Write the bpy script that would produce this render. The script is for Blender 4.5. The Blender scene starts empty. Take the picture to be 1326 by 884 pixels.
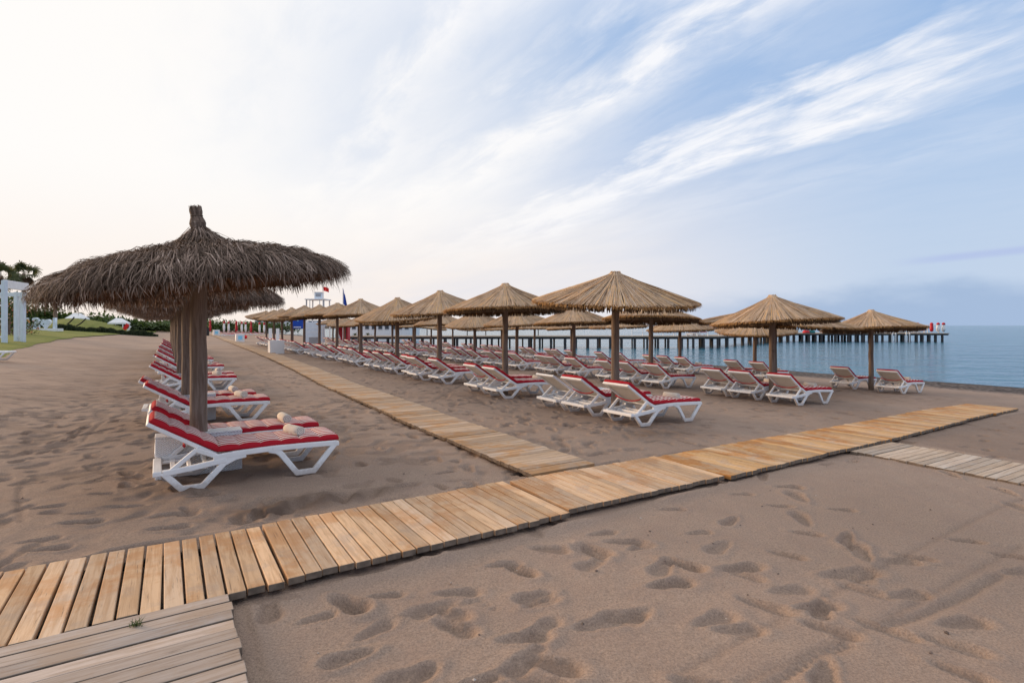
import bpy, math, random
import numpy as np
from mathutils import Vector, Matrix

C = bpy.context.scene
COL = C.collection
PI = math.pi
R = math.radians

# ------------------------------------------------------------------ camera
cam = bpy.data.cameras.new('camera')
cam.sensor_width = 36.0
cam.lens = 19.0
cam.shift_y = -21 / 1326
cam.clip_start = 0.05
cam.clip_end = 20000
camo = bpy.data.objects.new('camera', cam)
camo.location = (0, 0, 1.65)
camo.rotation_euler = (R(90), 0, 0)
COL.objects.link(camo)
C.camera = camo

# ------------------------------------------------------------------ light
SUN_AZ = R(-72)          # clockwise from +Y; to the left of the view, a little ahead
SUN_EL = R(11)
sun = bpy.data.lights.new('sun', 'SUN')
sun.energy = 3.2
sun.angle = R(14)
sun.color = (1.0, 0.66, 0.38)
suno = bpy.data.objects.new('sun', sun)
sd = Vector((math.sin(SUN_AZ) * math.cos(SUN_EL), math.cos(SUN_AZ) * math.cos(SUN_EL), math.sin(SUN_EL)))
suno.rotation_euler = sd.to_track_quat('Z', 'Y').to_euler()
suno.location = (-30, 10, 20)
COL.objects.link(suno)

C.view_settings.view_transform = 'Standard'
C.view_settings.look = 'None'
C.view_settings.exposure = 0.13
C.view_settings.gamma = 1.0
C.view_settings.use_curve_mapping = False
C.render.engine = 'CYCLES'
C.cycles.max_bounces = 6
C.cycles.diffuse_bounces = 3
C.cycles.glossy_bounces = 3
C.cycles.transmission_bounces = 3


# ------------------------------------------------------------------ node helper
class NT:
    def __init__(self, tree):
        self.t = tree
        self.n = tree.nodes
        self.l = tree.links

    def node(self, kind, **kw):
        nd = self.n.new(kind)
        for k, v in kw.items():
            setattr(nd, k, v)
        return nd

    def put(self, sock, v):
        if hasattr(v, 'links') or isinstance(v, bpy.types.NodeSocket):
            self.l.new(v, sock)
        else:
            if isinstance(v, (tuple, list)) and len(v) == 3 and sock.type == 'RGBA':
                v = (*v, 1)
            sock.default_value = v

    def math(self, op, a, b=0.0, c=0.0, clamp=False):
        nd = self.node('ShaderNodeMath', operation=op, use_clamp=clamp)
        self.put(nd.inputs[0], a)
        self.put(nd.inputs[1], b)
        if op == 'MULTIPLY_ADD':
            self.put(nd.inputs[2], c)
        return nd.outputs[0]

    def vmath(self, op, a, b=(0, 0, 0)):
        nd = self.node('ShaderNodeVectorMath', operation=op)
        self.put(nd.inputs[0], a)
        if op == 'SCALE':
            self.put(nd.inputs['Scale'], b)
            return nd.outputs[0]
        self.put(nd.inputs[1], b)
        return nd.outputs['Value'] if op in ('DOT_PRODUCT', 'LENGTH') else nd.outputs[0]

    def step(self, v, a, b, lo=0.0, hi=1.0):
        nd = self.node('ShaderNodeMapRange', interpolation_type='SMOOTHSTEP')
        self.put(nd.inputs[0], v)
        for i, x in enumerate((a, b, lo, hi)):
            self.put(nd.inputs[i + 1], x)
        return nd.outputs[0]

    def mix(self, f, a, b, mode='MIX'):
        nd = self.node('ShaderNodeMix', data_type='RGBA', blend_type=mode)
        self.put(nd.inputs[0], f)
        self.put(nd.inputs[6], a)
        self.put(nd.inputs[7], b)
        return nd.outputs[2]

    def noise(self, vec, scale, detail=4.0, rough=0.55, dist=0.0, dim='3D'):
        nd = self.node('ShaderNodeTexNoise', noise_dimensions=dim)
        if vec is not None:
            self.put(nd.inputs['Vector'], vec)
        nd.inputs['Scale'].default_value = scale
        nd.inputs['Detail'].default_value = detail
        nd.inputs['Roughness'].default_value = rough
        nd.inputs['Distortion'].default_value = dist
        return nd.outputs[0]

    def ramp(self, f, stops):
        nd = self.node('ShaderNodeValToRGB')
        cr = nd.color_ramp
        while len(cr.elements) < len(stops):
            cr.elements.new(0.5)
        for e, (p, c) in zip(cr.elements, stops):
            e.position = p
            e.color = (*c, 1)
        self.put(nd.inputs[0], f)
        return nd.outputs[0]

    def mapping(self, vec, scale=(1, 1, 1), rot=(0, 0, 0), loc=(0, 0, 0)):
        nd = self.node('ShaderNodeMapping')
        self.put(nd.inputs[0], vec)
        nd.inputs[1].default_value = loc
        nd.inputs[2].default_value = rot
        nd.inputs[3].default_value = scale
        return nd.outputs[0]

    def bump(self, h, strength=0.5, dist=0.02, normal=None):
        nd = self.node('ShaderNodeBump')
        self.put(nd.inputs['Height'], h)
        nd.inputs['Strength'].default_value = strength
        nd.inputs['Distance'].default_value = dist
        if normal is not None:
            self.put(nd.inputs['Normal'], normal)
        return nd.outputs[0]


# the coast: rows of parasols run along U, the main planked walk runs towards the sea along V
U = (-0.539, 0.842)
V = (0.842, 0.539)
RZ = math.atan2(V[1], V[0])

# ------------------------------------------------------------------ sky
w = bpy.data.worlds.new('World')
C.world = w
w.use_nodes = True
g = NT(w.node_tree)
g.n.clear()
out = g.node('ShaderNodeOutputWorld')
bg = g.node('ShaderNodeBackground')
bg.inputs['Strength'].default_value = 0.1
sky = g.node('ShaderNodeTexSky', sky_type='NISHITA')
sky.sun_disc = False
sky.sun_elevation = SUN_EL
sky.sun_rotation = SUN_AZ
sky.air_density = 1.0
sky.dust_density = 0.7
sky.ozone_density = 1.5
d = g.node('ShaderNodeTexCoord').outputs['Generated']
sep = g.node('ShaderNodeSeparateXYZ')
g.put(sep.inputs[0], d)
dz = sep.outputs[2]
elev = g.math('MAXIMUM', dz, 0.0)
# plane of the high cloud sheet
hgt = g.math('ADD', elev, 0.10)
cpx = g.math('DIVIDE', g.vmath('DOT_PRODUCT', d, (U[0], U[1], 0)), hgt)
cpy = g.math('DIVIDE', g.vmath('DOT_PRODUCT', d, (V[0], V[1], 0)), hgt)
cv = g.node('ShaderNodeCombineXYZ')
g.put(cv.inputs[0], g.math('MULTIPLY', cpx, 0.42))
g.put(cv.inputs[1], cpy)
cvec = cv.outputs[0]
streak = g.noise(g.mapping(cvec, loc=(0.35, 1.33, 0.0)), 0.85, 5, 0.45, 0.15)
wisps = g.noise(g.mapping(cvec, scale=(1.5, 1.5, 1), loc=(3.1, 0.4, 0.0)), 1.7, 7, 0.55, 0.4)
glow = g.vmath('DOT_PRODUCT', d, (-0.86, 0.48, 0.17))
glow_n = g.math('ADD', glow, g.math('MULTIPLY', g.math('SUBTRACT', streak, 0.5), 0.75))
glow_n = g.math('ADD', glow_n, g.math('MULTIPLY', g.math('SUBTRACT', wisps, 0.5), 0.25))
# clear air: Nishita, lifted to the photograph's pale evening blue
clear = g.mix(0.75, g.vmath('MULTIPLY', sky.outputs[0], (1.4, 1.4, 1.5)), (3.15, 5.0, 8.1))
pale = g.mix(g.step(elev, 0.02, 0.46), g.mix(g.step(glow, -0.15, 0.35), (5.0, 6.0, 7.5), (7.4, 7.35, 7.8)), clear)
# thin clouds
fine = g.noise(g.mapping(cvec, scale=(2.6, 2.7, 1), rot=(0, 0, R(18)), loc=(1.7, 2.9, 0.0)), 2.1, 9, 0.62, 0.3)
wy = g.math('ADD', cpy, g.math('MULTIPLY', g.math('SUBTRACT', wisps, 0.5), 0.75))
wy = g.math('ADD', wy, g.math('MULTIPLY', g.math('SUBTRACT', fine, 0.5), 0.35))
band = g.ramp(g.math('MULTIPLY', wy, 1 / 3.0), [(0.0, (0.9,) * 3), (0.19, (0.2,) * 3), (0.26, (0.85,) * 3), (0.315, (0.12,) * 3), (0.42, (1.0,) * 3), (0.50, (0.25,) * 3), (0.555, (0.15,) * 3), (0.60, (0.8,) * 3), (0.70, (1.0,) * 3), (0.76, (0.12,) * 3), (0.88, (0.22,) * 3), (1.0, (0.05,) * 3)])
cl = g.math('MULTIPLY', band, g.math('ADD', 0.30, g.math('MULTIPLY', g.step(fine, 0.30, 0.66), 0.85)), clamp=True)
cl = g.math('MULTIPLY', cl, g.step(elev, 0.05, 0.2), clamp=True)
cl = g.math('MULTIPLY', cl, g.step(cpx, 0.20, 0.75), clamp=True)
c1 = g.mix(cl, pale, (8.5, 8.6, 9.0))
# bright haze around the low sun
white = g.mix(g.step(elev, 0.0, 0.26), (9.0, 8.05, 7.35), (9.15, 8.95, 8.75))
c2 = g.mix(g.step(glow_n, 0.14, 0.92), c1, white)
# dull blue bank low over the sea, away from the sun
bank_n = g.noise(g.mapping(d, scale=(3.0, 3.0, 9.0)), 2.3, 5, 0.55)
bump = g.math('MULTIPLY', g.step(g.vmath('DOT_PRODUCT', d, (0.6115, 0.7912, 0)), 0.9900, 0.9992), -0.013)
bank = g.step(g.math('ADD', g.math('ADD', elev, bump), g.math('MULTIPLY', g.math('SUBTRACT', bank_n, 0.5), 0.085)), 0.070, 0.022)
bank = g.math('MULTIPLY', bank, g.step(glow, 0.42, -0.05))
c3 = g.mix(g.math('MULTIPLY', bank, 0.75), c2, (3.0, 4.15, 6.1))
# one thin dark cloud bar low over the sea
br = g.math('ADD', g.math('MULTIPLY', g.step(g.math('ABSOLUTE', g.math('SUBTRACT', dz, g.math('MULTIPLY_ADD', g.math('SUBTRACT', glow, -0.1), -0.055, 0.094))), 0.0085, 0.001), 1.0), 0.0)
br = g.math('MULTIPLY', br, g.math('MULTIPLY', g.step(glow, -0.07, -0.16), g.step(bank_n, 0.3, 0.55)))
c3 = g.mix(g.math('MULTIPLY', br, 0.7), c3, (4.1, 4.9, 7.4))
# eastern half of the sky, behind the view: deeper blue
back = g.step(g.vmath('DOT_PRODUCT', d, (0.55, -0.83, 0.0)), 0.0, 0.8)
c4 = g.mix(g.math('MULTIPLY', back, 0.75), c3, (4.7, 6.0, 8.5))
# unseen bright sky added overhead, above the frame, to light the scene
c4 = g.mix(g.math('MULTIPLY', g.step(dz, 0.44, 0.80), 0.9), c4, (11.3, 11.0, 11.0))
# below the horizon
c5 = g.mix(g.step(dz, -0.02, -0.12), c4, (2.2, 2.1, 2.1))
g.put(bg.inputs[0], c5)
g.put(out.inputs[0], bg.outputs[0])


# ------------------------------------------------------------------ materials
def material(name):
    m = bpy.data.materials.new(name)
    m.use_nodes = True
    t = NT(m.node_tree)
    b = t.n['Principled BSDF']
    return m, t, b


def simple(name, col, rough=0.6, var=0.15, scale=20, spec=0.4, bump=0.0, metal=0.0):
    m, t, b = material(name)
    co = t.node('ShaderNodeTexCoord').outputs['Object']
    n = t.noise(co, scale, 5)
    dark = tuple(c * (1 - var) for c in col)
    lite = tuple(min(1, c * (1 + var)) for c in col)
    t.put(b.inputs['Base Color'], t.ramp(n, [(0.3, dark), (0.7, lite)]))
    b.inputs['Roughness'].default_value = rough
    b.inputs['Specular IOR Level'].default_value = spec
    b.inputs['Metallic'].default_value = metal
    if bump:
        t.put(b.inputs['Normal'], t.bump(n, bump, 0.01))
    return m


M = {}
def plastic_mat():
    m, t, b = material('white_plastic')
    co = t.node('ShaderNodeTexCoord').outputs['Object']
    sp = t.node('ShaderNodeSeparateXYZ')
    t.put(sp.inputs[0], co)
    n = t.noise(co, 9, 5)
    k = t.noise(co, 34, 4, 0.7)
    c = t.ramp(n, [(0.3, (0.76, 0.76, 0.75)), (0.7, (0.82, 0.82, 0.815))])
    low = t.step(t.math('ADD', sp.outputs[2], t.math('MULTIPLY', t.math('SUBTRACT', k, 0.5), 0.22)), 0.16, 0.02)
    c = t.mix(t.math('MULTIPLY', low, 0.55), c, (0.36, 0.27, 0.21))
    c = t.mix(t.math('MULTIPLY', t.step(k, 0.60, 0.72), 0.25), c, (0.48, 0.41, 0.35))
    t.put(b.inputs['Base Color'], c)
    t.put(b.inputs['Roughness'], t.step(n, 0.3, 0.7, 0.34, 0.55))
    return m


M['plastic'] = plastic_mat()
M['white'] = simple('white_paint', (0.78, 0.78, 0.77), 0.55, 0.07, 6)
M['bluewhite'] = simple('pale_blue_paint', (0.62, 0.70, 0.78), 0.55, 0.07, 5)
M['sling'] = simple('sling_mesh', (0.55, 0.51, 0.46), 0.75, 0.08, 60)
M['red'] = simple('red_paint', (0.45, 0.012, 0.025), 0.5, 0.12, 6)
M['redcloth'] = simple('red_strap', (0.40, 0.012, 0.02), 0.8, 0.12, 30)
M['dark'] = simple('dark_wood', (0.035, 0.032, 0.03), 0.8, 0.3, 8)
M['steel'] = simple('grey_metal', (0.35, 0.36, 0.38), 0.4, 0.1, 6, metal=0.6)
M['blue'] = simple('blue_panel', (0.01, 0.07, 0.42), 0.4, 0.1, 3)
M['cyan'] = simple('pale_blue_mark', (0.25, 0.6, 0.8), 0.5, 0.1, 3)
M['flagblue'] = simple('blue_cloth', (0.015, 0.06, 0.35), 0.8, 0.1, 6)
M['flagred'] = simple('red_cloth', (0.7, 0.02, 0.02), 0.8, 0.1, 6)
M['glass'] = simple('window_glass', (0.05, 0.06, 0.07), 0.15, 0.1, 3)
M['soil'] = simple('planter', (0.25, 0.24, 0.23), 0.8, 0.1, 6)
M['teal'] = simple('teal_cloth', (0.02, 0.16, 0.17), 0.8, 0.1, 6)
M['rubber'] = simple('wheel_rubber', (0.30, 0.28, 0.26), 0.7, 0.1, 6)


def sand_mat():
    m, t, b = material('sand')
    co = t.node('ShaderNodeTexCoord').outputs['Object']
    big = t.noise(co, 0.35, 5, 0.6)
    mid = t.noise(co, 3.0, 6, 0.6)
    fine = t.noise(co, 90, 4, 0.7)
    grit = t.noise(co, 230, 3, 0.7)
    grain = t.noise(co, 75, 6, 0.78)
    c = t.ramp(big, [(0.3, (0.275, 0.202, 0.155)), (0.7, (0.355, 0.262, 0.202))])
    c = t.vmath('SCALE', c, t.step(grain, 0.28, 0.72, 0.66, 1.34))
    c = t.mix(t.math('MULTIPLY', t.step(mid, 0.35, 0.72), 0.35), c, (0.270, 0.190, 0.150))
    c = t.mix(t.math('MULTIPLY', t.step(grit, 0.56, 0.70), 0.55), c, (0.13, 0.10, 0.09))
    c = t.mix(t.math('MULTIPLY', t.step(grit, 0.42, 0.30), 0.40), c, (0.52, 0.42, 0.34))
    # damp sand: patches turned over by feet and tools, with shade painted in
    at = t.node('ShaderNodeAttribute', attribute_name='damp_shade').outputs['Fac']
    c = t.mix(t.math('MULTIPLY', at, 0.75), c, (0.085, 0.055, 0.040))
    # shingle towards the water
    tt = t.vmath('DOT_PRODUCT', co, (V[0], V[1], 0))
    edge = t.math('ADD', tt, t.math('MULTIPLY', t.math('SUBTRACT', mid, 0.5), 2.2))
    edge = t.math('ADD', edge, t.math('MULTIPLY', t.math('SUBTRACT', big, 0.5), 2.0))
    vor = t.node('ShaderNodeTexVoronoi')
    t.put(vor.inputs['Vector'], co)
    vor.inputs['Scale'].default_value = 7.0
    stone = t.mix(vor.outputs['Color'], (0.085, 0.068, 0.06), (0.26, 0.21, 0.18))
    stone = t.mix(t.step(vor.outputs['Distance'], 0.35, 0.7), stone, (0.05, 0.04, 0.035))
    ms = t.step(edge, 23.3, 25.0)
    c = t.mix(ms, c, stone)
    wet_shade = t.step(tt, 27.3, 28.0)  # sand soaked at the water's edge
    c = t.mix(t.math('MULTIPLY', wet_shade, 0.6), c, (0.05, 0.04, 0.035))
    t.put(b.inputs['Base Color'], c)
    b.inputs['Roughness'].default_value = 0.95
    b.inputs['Specular IOR Level'].default_value = 0.15
    h = t.math('ADD', t.math('MULTIPLY', fine, 0.35), t.math('MULTIPLY', mid, 1.0))
    h = t.math('ADD', h, t.math('MULTIPLY', grain, 0.55))
    n1 = t.bump(h, 0.75, 0.020)
    n2 = t.bump(t.math('MULTIPLY', t.math('MULTIPLY', vor.outputs['Distance'], -1.0), ms), 1.0, 0.08, n1)
    t.put(b.inputs['Normal'], n2)
    return m


def wood_mat(name, fresh, grey, stain, along='y', greyness=0.5, stain_amt=0.6):
    """planks: every loose board (mesh island) gets its own tone; grain runs along one local axis"""
    m, t, b = material(name)
    co = t.node('ShaderNodeTexCoord').outputs['Object']
    ri = t.node('ShaderNodeNewGeometry').outputs['Random Per Island']
    sc = (16, 1.0, 16) if along == 'y' else (1.0, 16, 16)
    off = t.node('ShaderNodeCombineXYZ')
    t.put(off.inputs[0], t.math('MULTIPLY', ri, 37.0))
    t.put(off.inputs[1], t.math('MULTIPLY', ri, 91.0))
    vec = t.vmath('ADD', co, off.outputs[0])
    grain = t.noise(t.mapping(vec, scale=sc), 2.4, 7, 0.62, 0.6)
    sc2 = (60, 2.2, 60) if along == 'y' else (2.2, 60, 60)
    crack = t.noise(t.mapping(vec, scale=sc2), 1.6, 4, 0.6, 0.3)
    blot = t.noise(t.mapping(vec, scale=(1, 1, 1)), 3.6, 5, 0.6)
    stn = t.noise(t.mapping(t.vmath('ADD', co, t.vmath('SCALE', off.outputs[0], 0.004)), loc=(5.3, 1.7, 0)), 1.6, 6, 0.66)
    c = t.mix(t.step(t.math('ADD', t.math('MULTIPLY', ri, 0.55), t.math('MULTIPLY', blot, 0.6)), 0.35, 0.95 if greyness < 0.6 else 0.6), fresh, grey)
    c = t.mix(t.math('MULTIPLY', t.step(grain, 0.40, 0.66), 0.62), c, tuple(x * q for x, q in zip(fresh, (0.62, 0.55, 0.48))))
    c = t.mix(t.math('MULTIPLY', t.step(stn, 0.47, 0.58), stain_amt), c, stain)
    c = t.mix(t.math('MULTIPLY', t.step(t.noise(vec, 9.0, 3), 0.64, 0.72), 0.55 * stain_amt), c, tuple(x * 0.7 for x in stain))
    c = t.mix(t.math('MULTIPLY', t.step(crack, 0.62, 0.72), 0.65), c, (0.06, 0.045, 0.035))
    # dry sand trodden into the boards
    c = t.mix(t.math('MULTIPLY', t.step(t.noise(co, 3.0, 7, 0.72), 0.50, 0.66), 0.55), c, (0.40, 0.30, 0.225))
    br = t.math('MULTIPLY_ADD', t.math('FRACT', t.math('MULTIPLY', ri, 7.13)), 0.36, 0.80)
    c = t.vmath('SCALE', c, br)
    t.put(b.inputs['Base Color'], c)
    b.inputs['Roughness'].default_value = 0.78
    b.inputs['Specular IOR Level'].default_value = 0.25
    t.put(b.inputs['Normal'], t.bump(t.math('SUBTRACT', grain, t.math('MULTIPLY', t.step(crack, 0.62, 0.76), 0.8)), 0.5, 0.004))
    return m


M['sand'] = sand_mat()
M['endgrain'] = simple('cut_board_ends', (0.155, 0.118, 0.088), 0.9, 0.4, 14)
M['nail'] = simple('rusty_nail', (0.07, 0.045, 0.035), 0.6, 0.3, 40)
TAN, GREY, STAIN = (0.63, 0.415, 0.245), (0.54, 0.395, 0.275), (0.43, 0.19, 0.06)
M['wood_tan'] = wood_mat('weathered_planks', TAN, GREY, STAIN, 'y', 0.5, 0.52)
M['wood_gold'] = wood_mat('golden_planks', (0.60, 0.36, 0.16), (0.56, 0.40, 0.26), (0.47, 0.20, 0.05), 'y', 0.5, 0.85)
M['wood_path'] = wood_mat('path_planks', (0.50, 0.355, 0.235), (0.46, 0.355, 0.27), (0.44, 0.23, 0.09), 'y', 0.5, 0.80)
M['wood_grey'] = wood_mat('grey_planks', (0.45, 0.365, 0.305), (0.42, 0.365, 0.33), (0.34, 0.22, 0.13), 'x', 0.5, 0.35)
M['wood_pale'] = wood_mat('pale_planks', (0.50, 0.39, 0.29), (0.46, 0.40, 0.34), (0.40, 0.25, 0.14), 'y', 0.5, 0.25)


def island_mat(name, stops, rough=0.9, transl=0.0, tcol=(0.5, 0.25, 0.08)):
    m, t, b = material(name)
    ri = t.node('ShaderNodeNewGeometry').outputs['Random Per Island']
    co = t.node('ShaderNodeTexCoord').outputs['Object']
    n = t.noise(co, 2.6, 4, 0.6)
    f = t.math('ADD', t.math('MULTIPLY', ri, 0.62), t.math('MULTIPLY', t.math('SUBTRACT', n, 0.31), 0.9), clamp=True)
    c = t.ramp(f, stops)
    fib = t.noise(t.mapping(co, scale=(1, 1, 1)), 45, 3)
    c = t.vmath('SCALE', c, t.math('MULTIPLY_ADD', fib, 0.7, 0.65))
    t.put(b.inputs['Base Color'], c)
    b.inputs['Roughness'].default_value = rough
    b.inputs['Specular IOR Level'].default_value = 0.2
    if transl:
        o = t.n['Material Output']
        tr = t.node('ShaderNodeBsdfTranslucent')
        t.put(tr.inputs[0], t.mix(0.5, c, tcol))
        mx = t.node('ShaderNodeMixShader')
        mx.inputs[0].default_value = transl
        t.l.new(b.outputs[0], mx.inputs[1])
        t.l.new(tr.outputs[0], mx.inputs[2])
        t.l.new(mx.outputs[0], o.inputs[0])
    return m


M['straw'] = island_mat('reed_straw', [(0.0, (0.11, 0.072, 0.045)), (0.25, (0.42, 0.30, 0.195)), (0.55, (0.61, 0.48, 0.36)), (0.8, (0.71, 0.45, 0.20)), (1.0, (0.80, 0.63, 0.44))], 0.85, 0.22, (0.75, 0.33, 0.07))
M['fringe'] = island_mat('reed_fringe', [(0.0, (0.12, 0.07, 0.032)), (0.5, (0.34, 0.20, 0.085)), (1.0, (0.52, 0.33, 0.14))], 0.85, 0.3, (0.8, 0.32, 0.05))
M['under'] = island_mat('reed_under_shade', [(0.0, (0.045, 0.028, 0.017)), (0.5, (0.11, 0.068, 0.036)), (1.0, (0.19, 0.115, 0.055))], 0.9)  # reeds coloured darker to deepen the shade below the canopy
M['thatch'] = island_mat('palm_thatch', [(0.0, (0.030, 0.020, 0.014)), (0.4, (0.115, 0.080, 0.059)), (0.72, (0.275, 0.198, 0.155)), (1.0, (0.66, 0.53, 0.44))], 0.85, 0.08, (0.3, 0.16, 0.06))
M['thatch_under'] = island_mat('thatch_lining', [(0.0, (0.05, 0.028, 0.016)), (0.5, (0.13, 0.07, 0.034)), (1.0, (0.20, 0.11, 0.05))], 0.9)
M['leaf'] = island_mat('green_leaves', [(0.0, (0.018, 0.03, 0.01)), (0.5, (0.05, 0.085, 0.024)), (1.0, (0.10, 0.14, 0.045))], 0.6, 0.2, (0.15, 0.25, 0.04))
M['frond'] = island_mat('palm_leaves', [(0.0, (0.022, 0.03, 0.014)), (0.5, (0.05, 0.07, 0.028)), (1.0, (0.11, 0.11, 0.05))], 0.6, 0.2, (0.25, 0.22, 0.05))
M['deadfrond'] = island_mat('dry_palm_leaves', [(0.0, (0.06, 0.035, 0.02)), (1.0, (0.18, 0.11, 0.06))], 0.9)
M['flower'] = island_mat('blossom', [(0.0, (0.6, 0.12, 0.25)), (0.4, (0.7, 0.32, 0.05)), (0.7, (0.75, 0.6, 0.6)), (1.0, (0.35, 0.10, 0.4))], 0.8)
M['drygrass'] = island_mat('dark_grass', [(0.0, (0.012, 0.022, 0.010)), (1.0, (0.05, 0.065, 0.026))], 0.8)


def pole_mat(name, a, bcol):
    m, t, b = material(name)
    co = t.node('ShaderNodeTexCoord').outputs['Object']
    oi = t.node('ShaderNodeObjectInfo').outputs['Random']
    cv = t.node('ShaderNodeCombineXYZ')
    t.put(cv.inputs[2], t.math('MULTIPLY', oi, 50.0))
    v = t.vmath('ADD', co, cv.outputs[0])
    n = t.noise(t.mapping(v, scale=(30, 30, 2.2)), 1.3, 6, 0.6, 0.4)
    k = t.noise(v, 5, 3)
    c = t.mix(t.step(n, 0.35, 0.65), a, bcol)
    c = t.mix(t.math('MULTIPLY', t.step(k, 0.6, 0.72), 0.5), c, tuple(x * 0.5 for x in a))
    c = t.mix(t.math('MULTIPLY', t.step(n, 0.68, 0.74), 0.8), c, (0.03, 0.022, 0.018))
    t.put(b.inputs['Base Color'], c)
    b.inputs['Roughness'].default_value = 0.85
    t.put(b.inputs['Normal'], t.bump(n, 0.6, 0.008))
    return m


M['pole'] = pole_mat('weathered_pole', (0.145, 0.098, 0.068), (0.235, 0.172, 0.130))
M['trunk'] = pole_mat('palm_trunk', (0.16, 0.105, 0.07), (0.27, 0.19, 0.14))
M['pier_wood'] = pole_mat('pier_timber', (0.035, 0.035, 0.038), (0.075, 0.07, 0.068))


def cushion_mat():
    m, t, b = material('striped_pad')
    co = t.node('ShaderNodeTexCoord').outputs['Object']
    s = t.node('ShaderNodeSeparateXYZ')
    t.put(s.inputs[0], co)
    y = s.outputs[1]
    ay = t.math('ABSOLUTE', y)
    ph = t.math('FRACT', t.math('MULTIPLY_ADD', y, 1 / 0.088, 0.5))
    st_ = t.math('ABSOLUTE', t.math('SUBTRACT', ph, 0.5))          # 0..0.5
    red = t.step(st_, 0.262, 0.285)
    side = t.math('MAXIMUM', t.step(ay, 0.262, 0.266), t.math('MAXIMUM', t.step(s.outputs[0], -0.095, -0.10), t.step(s.outputs[0], 1.645, 1.65)))
    fx = t.noise(co, 70, 3)
    redc = t.mix(fx, (0.36, 0.010, 0.020), (0.50, 0.016, 0.028))
    crm = t.mix(fx, (0.74, 0.66, 0.59), (0.86, 0.80, 0.73))
    f = t.math('MAXIMUM', red, side)
    t.put(b.inputs['Base Color'], t.mix(f, crm, redc))
    b.inputs['Roughness'].default_value = 0.85
    b.inputs['Specular IOR Level'].default_value = 0.2
    wv = t.noise(co, 260, 2)
    t.put(b.inputs['Normal'], t.bump(wv, 0.3, 0.004))
    return m


M['pad'] = cushion_mat()


def wicker_mat():
    m, t, b = material('white_wicker')
    co = t.node('ShaderNodeTexCoord').outputs['Object']
    s = t.node('ShaderNodeSeparateXYZ')
    t.put(s.inputs[0], co)
    hx = t.math('ADD', s.outputs[0], s.outputs[1])
    a = t.math('SINE', t.math('MULTIPLY', hx, 2 * PI / 0.030))
    c = t.math('SINE', t.math('MULTIPLY', s.outputs[2], 2 * PI / 0.022))
    h = t.math('MULTIPLY', a, c)
    t.put(b.inputs['Base Color'], t.mix(t.step(h, -0.9, 0.3), (0.60, 0.59, 0.58), (0.86, 0.85, 0.84)))
    b.inputs['Roughness'].default_value = 0.5
    t.put(b.inputs['Normal'], t.bump(h, 0.7, 0.006))
    return m


M['wicker'] = wicker_mat()


def towel_mat():
    m, t, b = material('beige_towel')
    co = t.node('ShaderNodeTexCoord').outputs['Object']
    s = t.node('ShaderNodeSeparateXYZ')
    t.put(s.inputs[0], co)
    r = t.math('SQRT', t.math('ADD', t.math('POWER', s.outputs[0], 2.0), t.math('POWER', s.outputs[2], 2.0)))
    an = t.math('ARCTAN2', s.outputs[2], s.outputs[0])
    sp = t.math('FRACT', t.math('ADD', t.math('MULTIPLY', r, 1 / 0.019), t.math('MULTIPLY', an, 1 / (2 * PI))))
    endm = t.step(t.math('ABSOLUTE', s.outputs[1]), 0.148, 0.152)
    n = t.noise(co, 140, 3)
    c = t.mix(n, (0.64, 0.57, 0.48), (0.80, 0.73, 0.64))
    c = t.mix(t.math('MULTIPLY', endm, t.step(sp, 0.55, 0.78)), c, (0.10, 0.075, 0.06))
    t.put(b.inputs['Base Color'], c)
    b.inputs['Roughness'].default_value = 0.95
    t.put(b.inputs['Normal'], t.bump(n, 0.6, 0.006))
    return m


M['towel'] = towel_mat()


def water_mat():
    m, t, b = material('sea')
    co = t.node('ShaderNodeTexCoord').outputs['Object']
    a = t.noise(t.mapping(co, scale=(0.5, 1.0, 1), rot=(0, 0, R(25))), 1.7, 5, 0.6)
    c = t.noise(t.mapping(co, scale=(0.7, 1.0, 1), rot=(0, 0, R(-10))), 0.33, 4, 0.55)
    pt = t.noise(t.mapping(co, scale=(0.35, 1.0, 1)), 0.045, 4, 0.6)
    base = t.mix(t.step(pt, 0.35, 0.65), (0.008, 0.095, 0.160), (0.020, 0.135, 0.200))
    t.put(b.inputs['Base Color'], base)
    b.inputs['Roughness'].default_value = 0.12
    b.inputs['IOR'].default_value = 1.33
    n = t.bump(c, 0.8, 1.1, t.bump(a, 0.9, 0.22))
    t.put(b.inputs['Normal'], n)
    return m


M['water'] = water_mat()


def lawn_mat():
    m, t, b = material('lawn')
    co = t.node('ShaderNodeTexCoord').outputs['Object']
    n = t.noise(co, 0.5, 5, 0.6)
    f = t.noise(co, 14, 4, 0.7)
    c = t.ramp(n, [(0.3, (0.115, 0.140, 0.010)), (0.7, (0.19, 0.195, 0.018))])
    c = t.mix(t.math('MULTIPLY', t.step(f, 0.4, 0.7), 0.5), c, (0.06, 0.075, 0.012))
    t.put(b.inputs['Base Color'], c)
    b.inputs['Roughness'].default_value = 0.95
    t.put(b.inputs['Normal'], t.bump(f, 0.8, 0.06))
    return m


M['lawn'] = lawn_mat()


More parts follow.
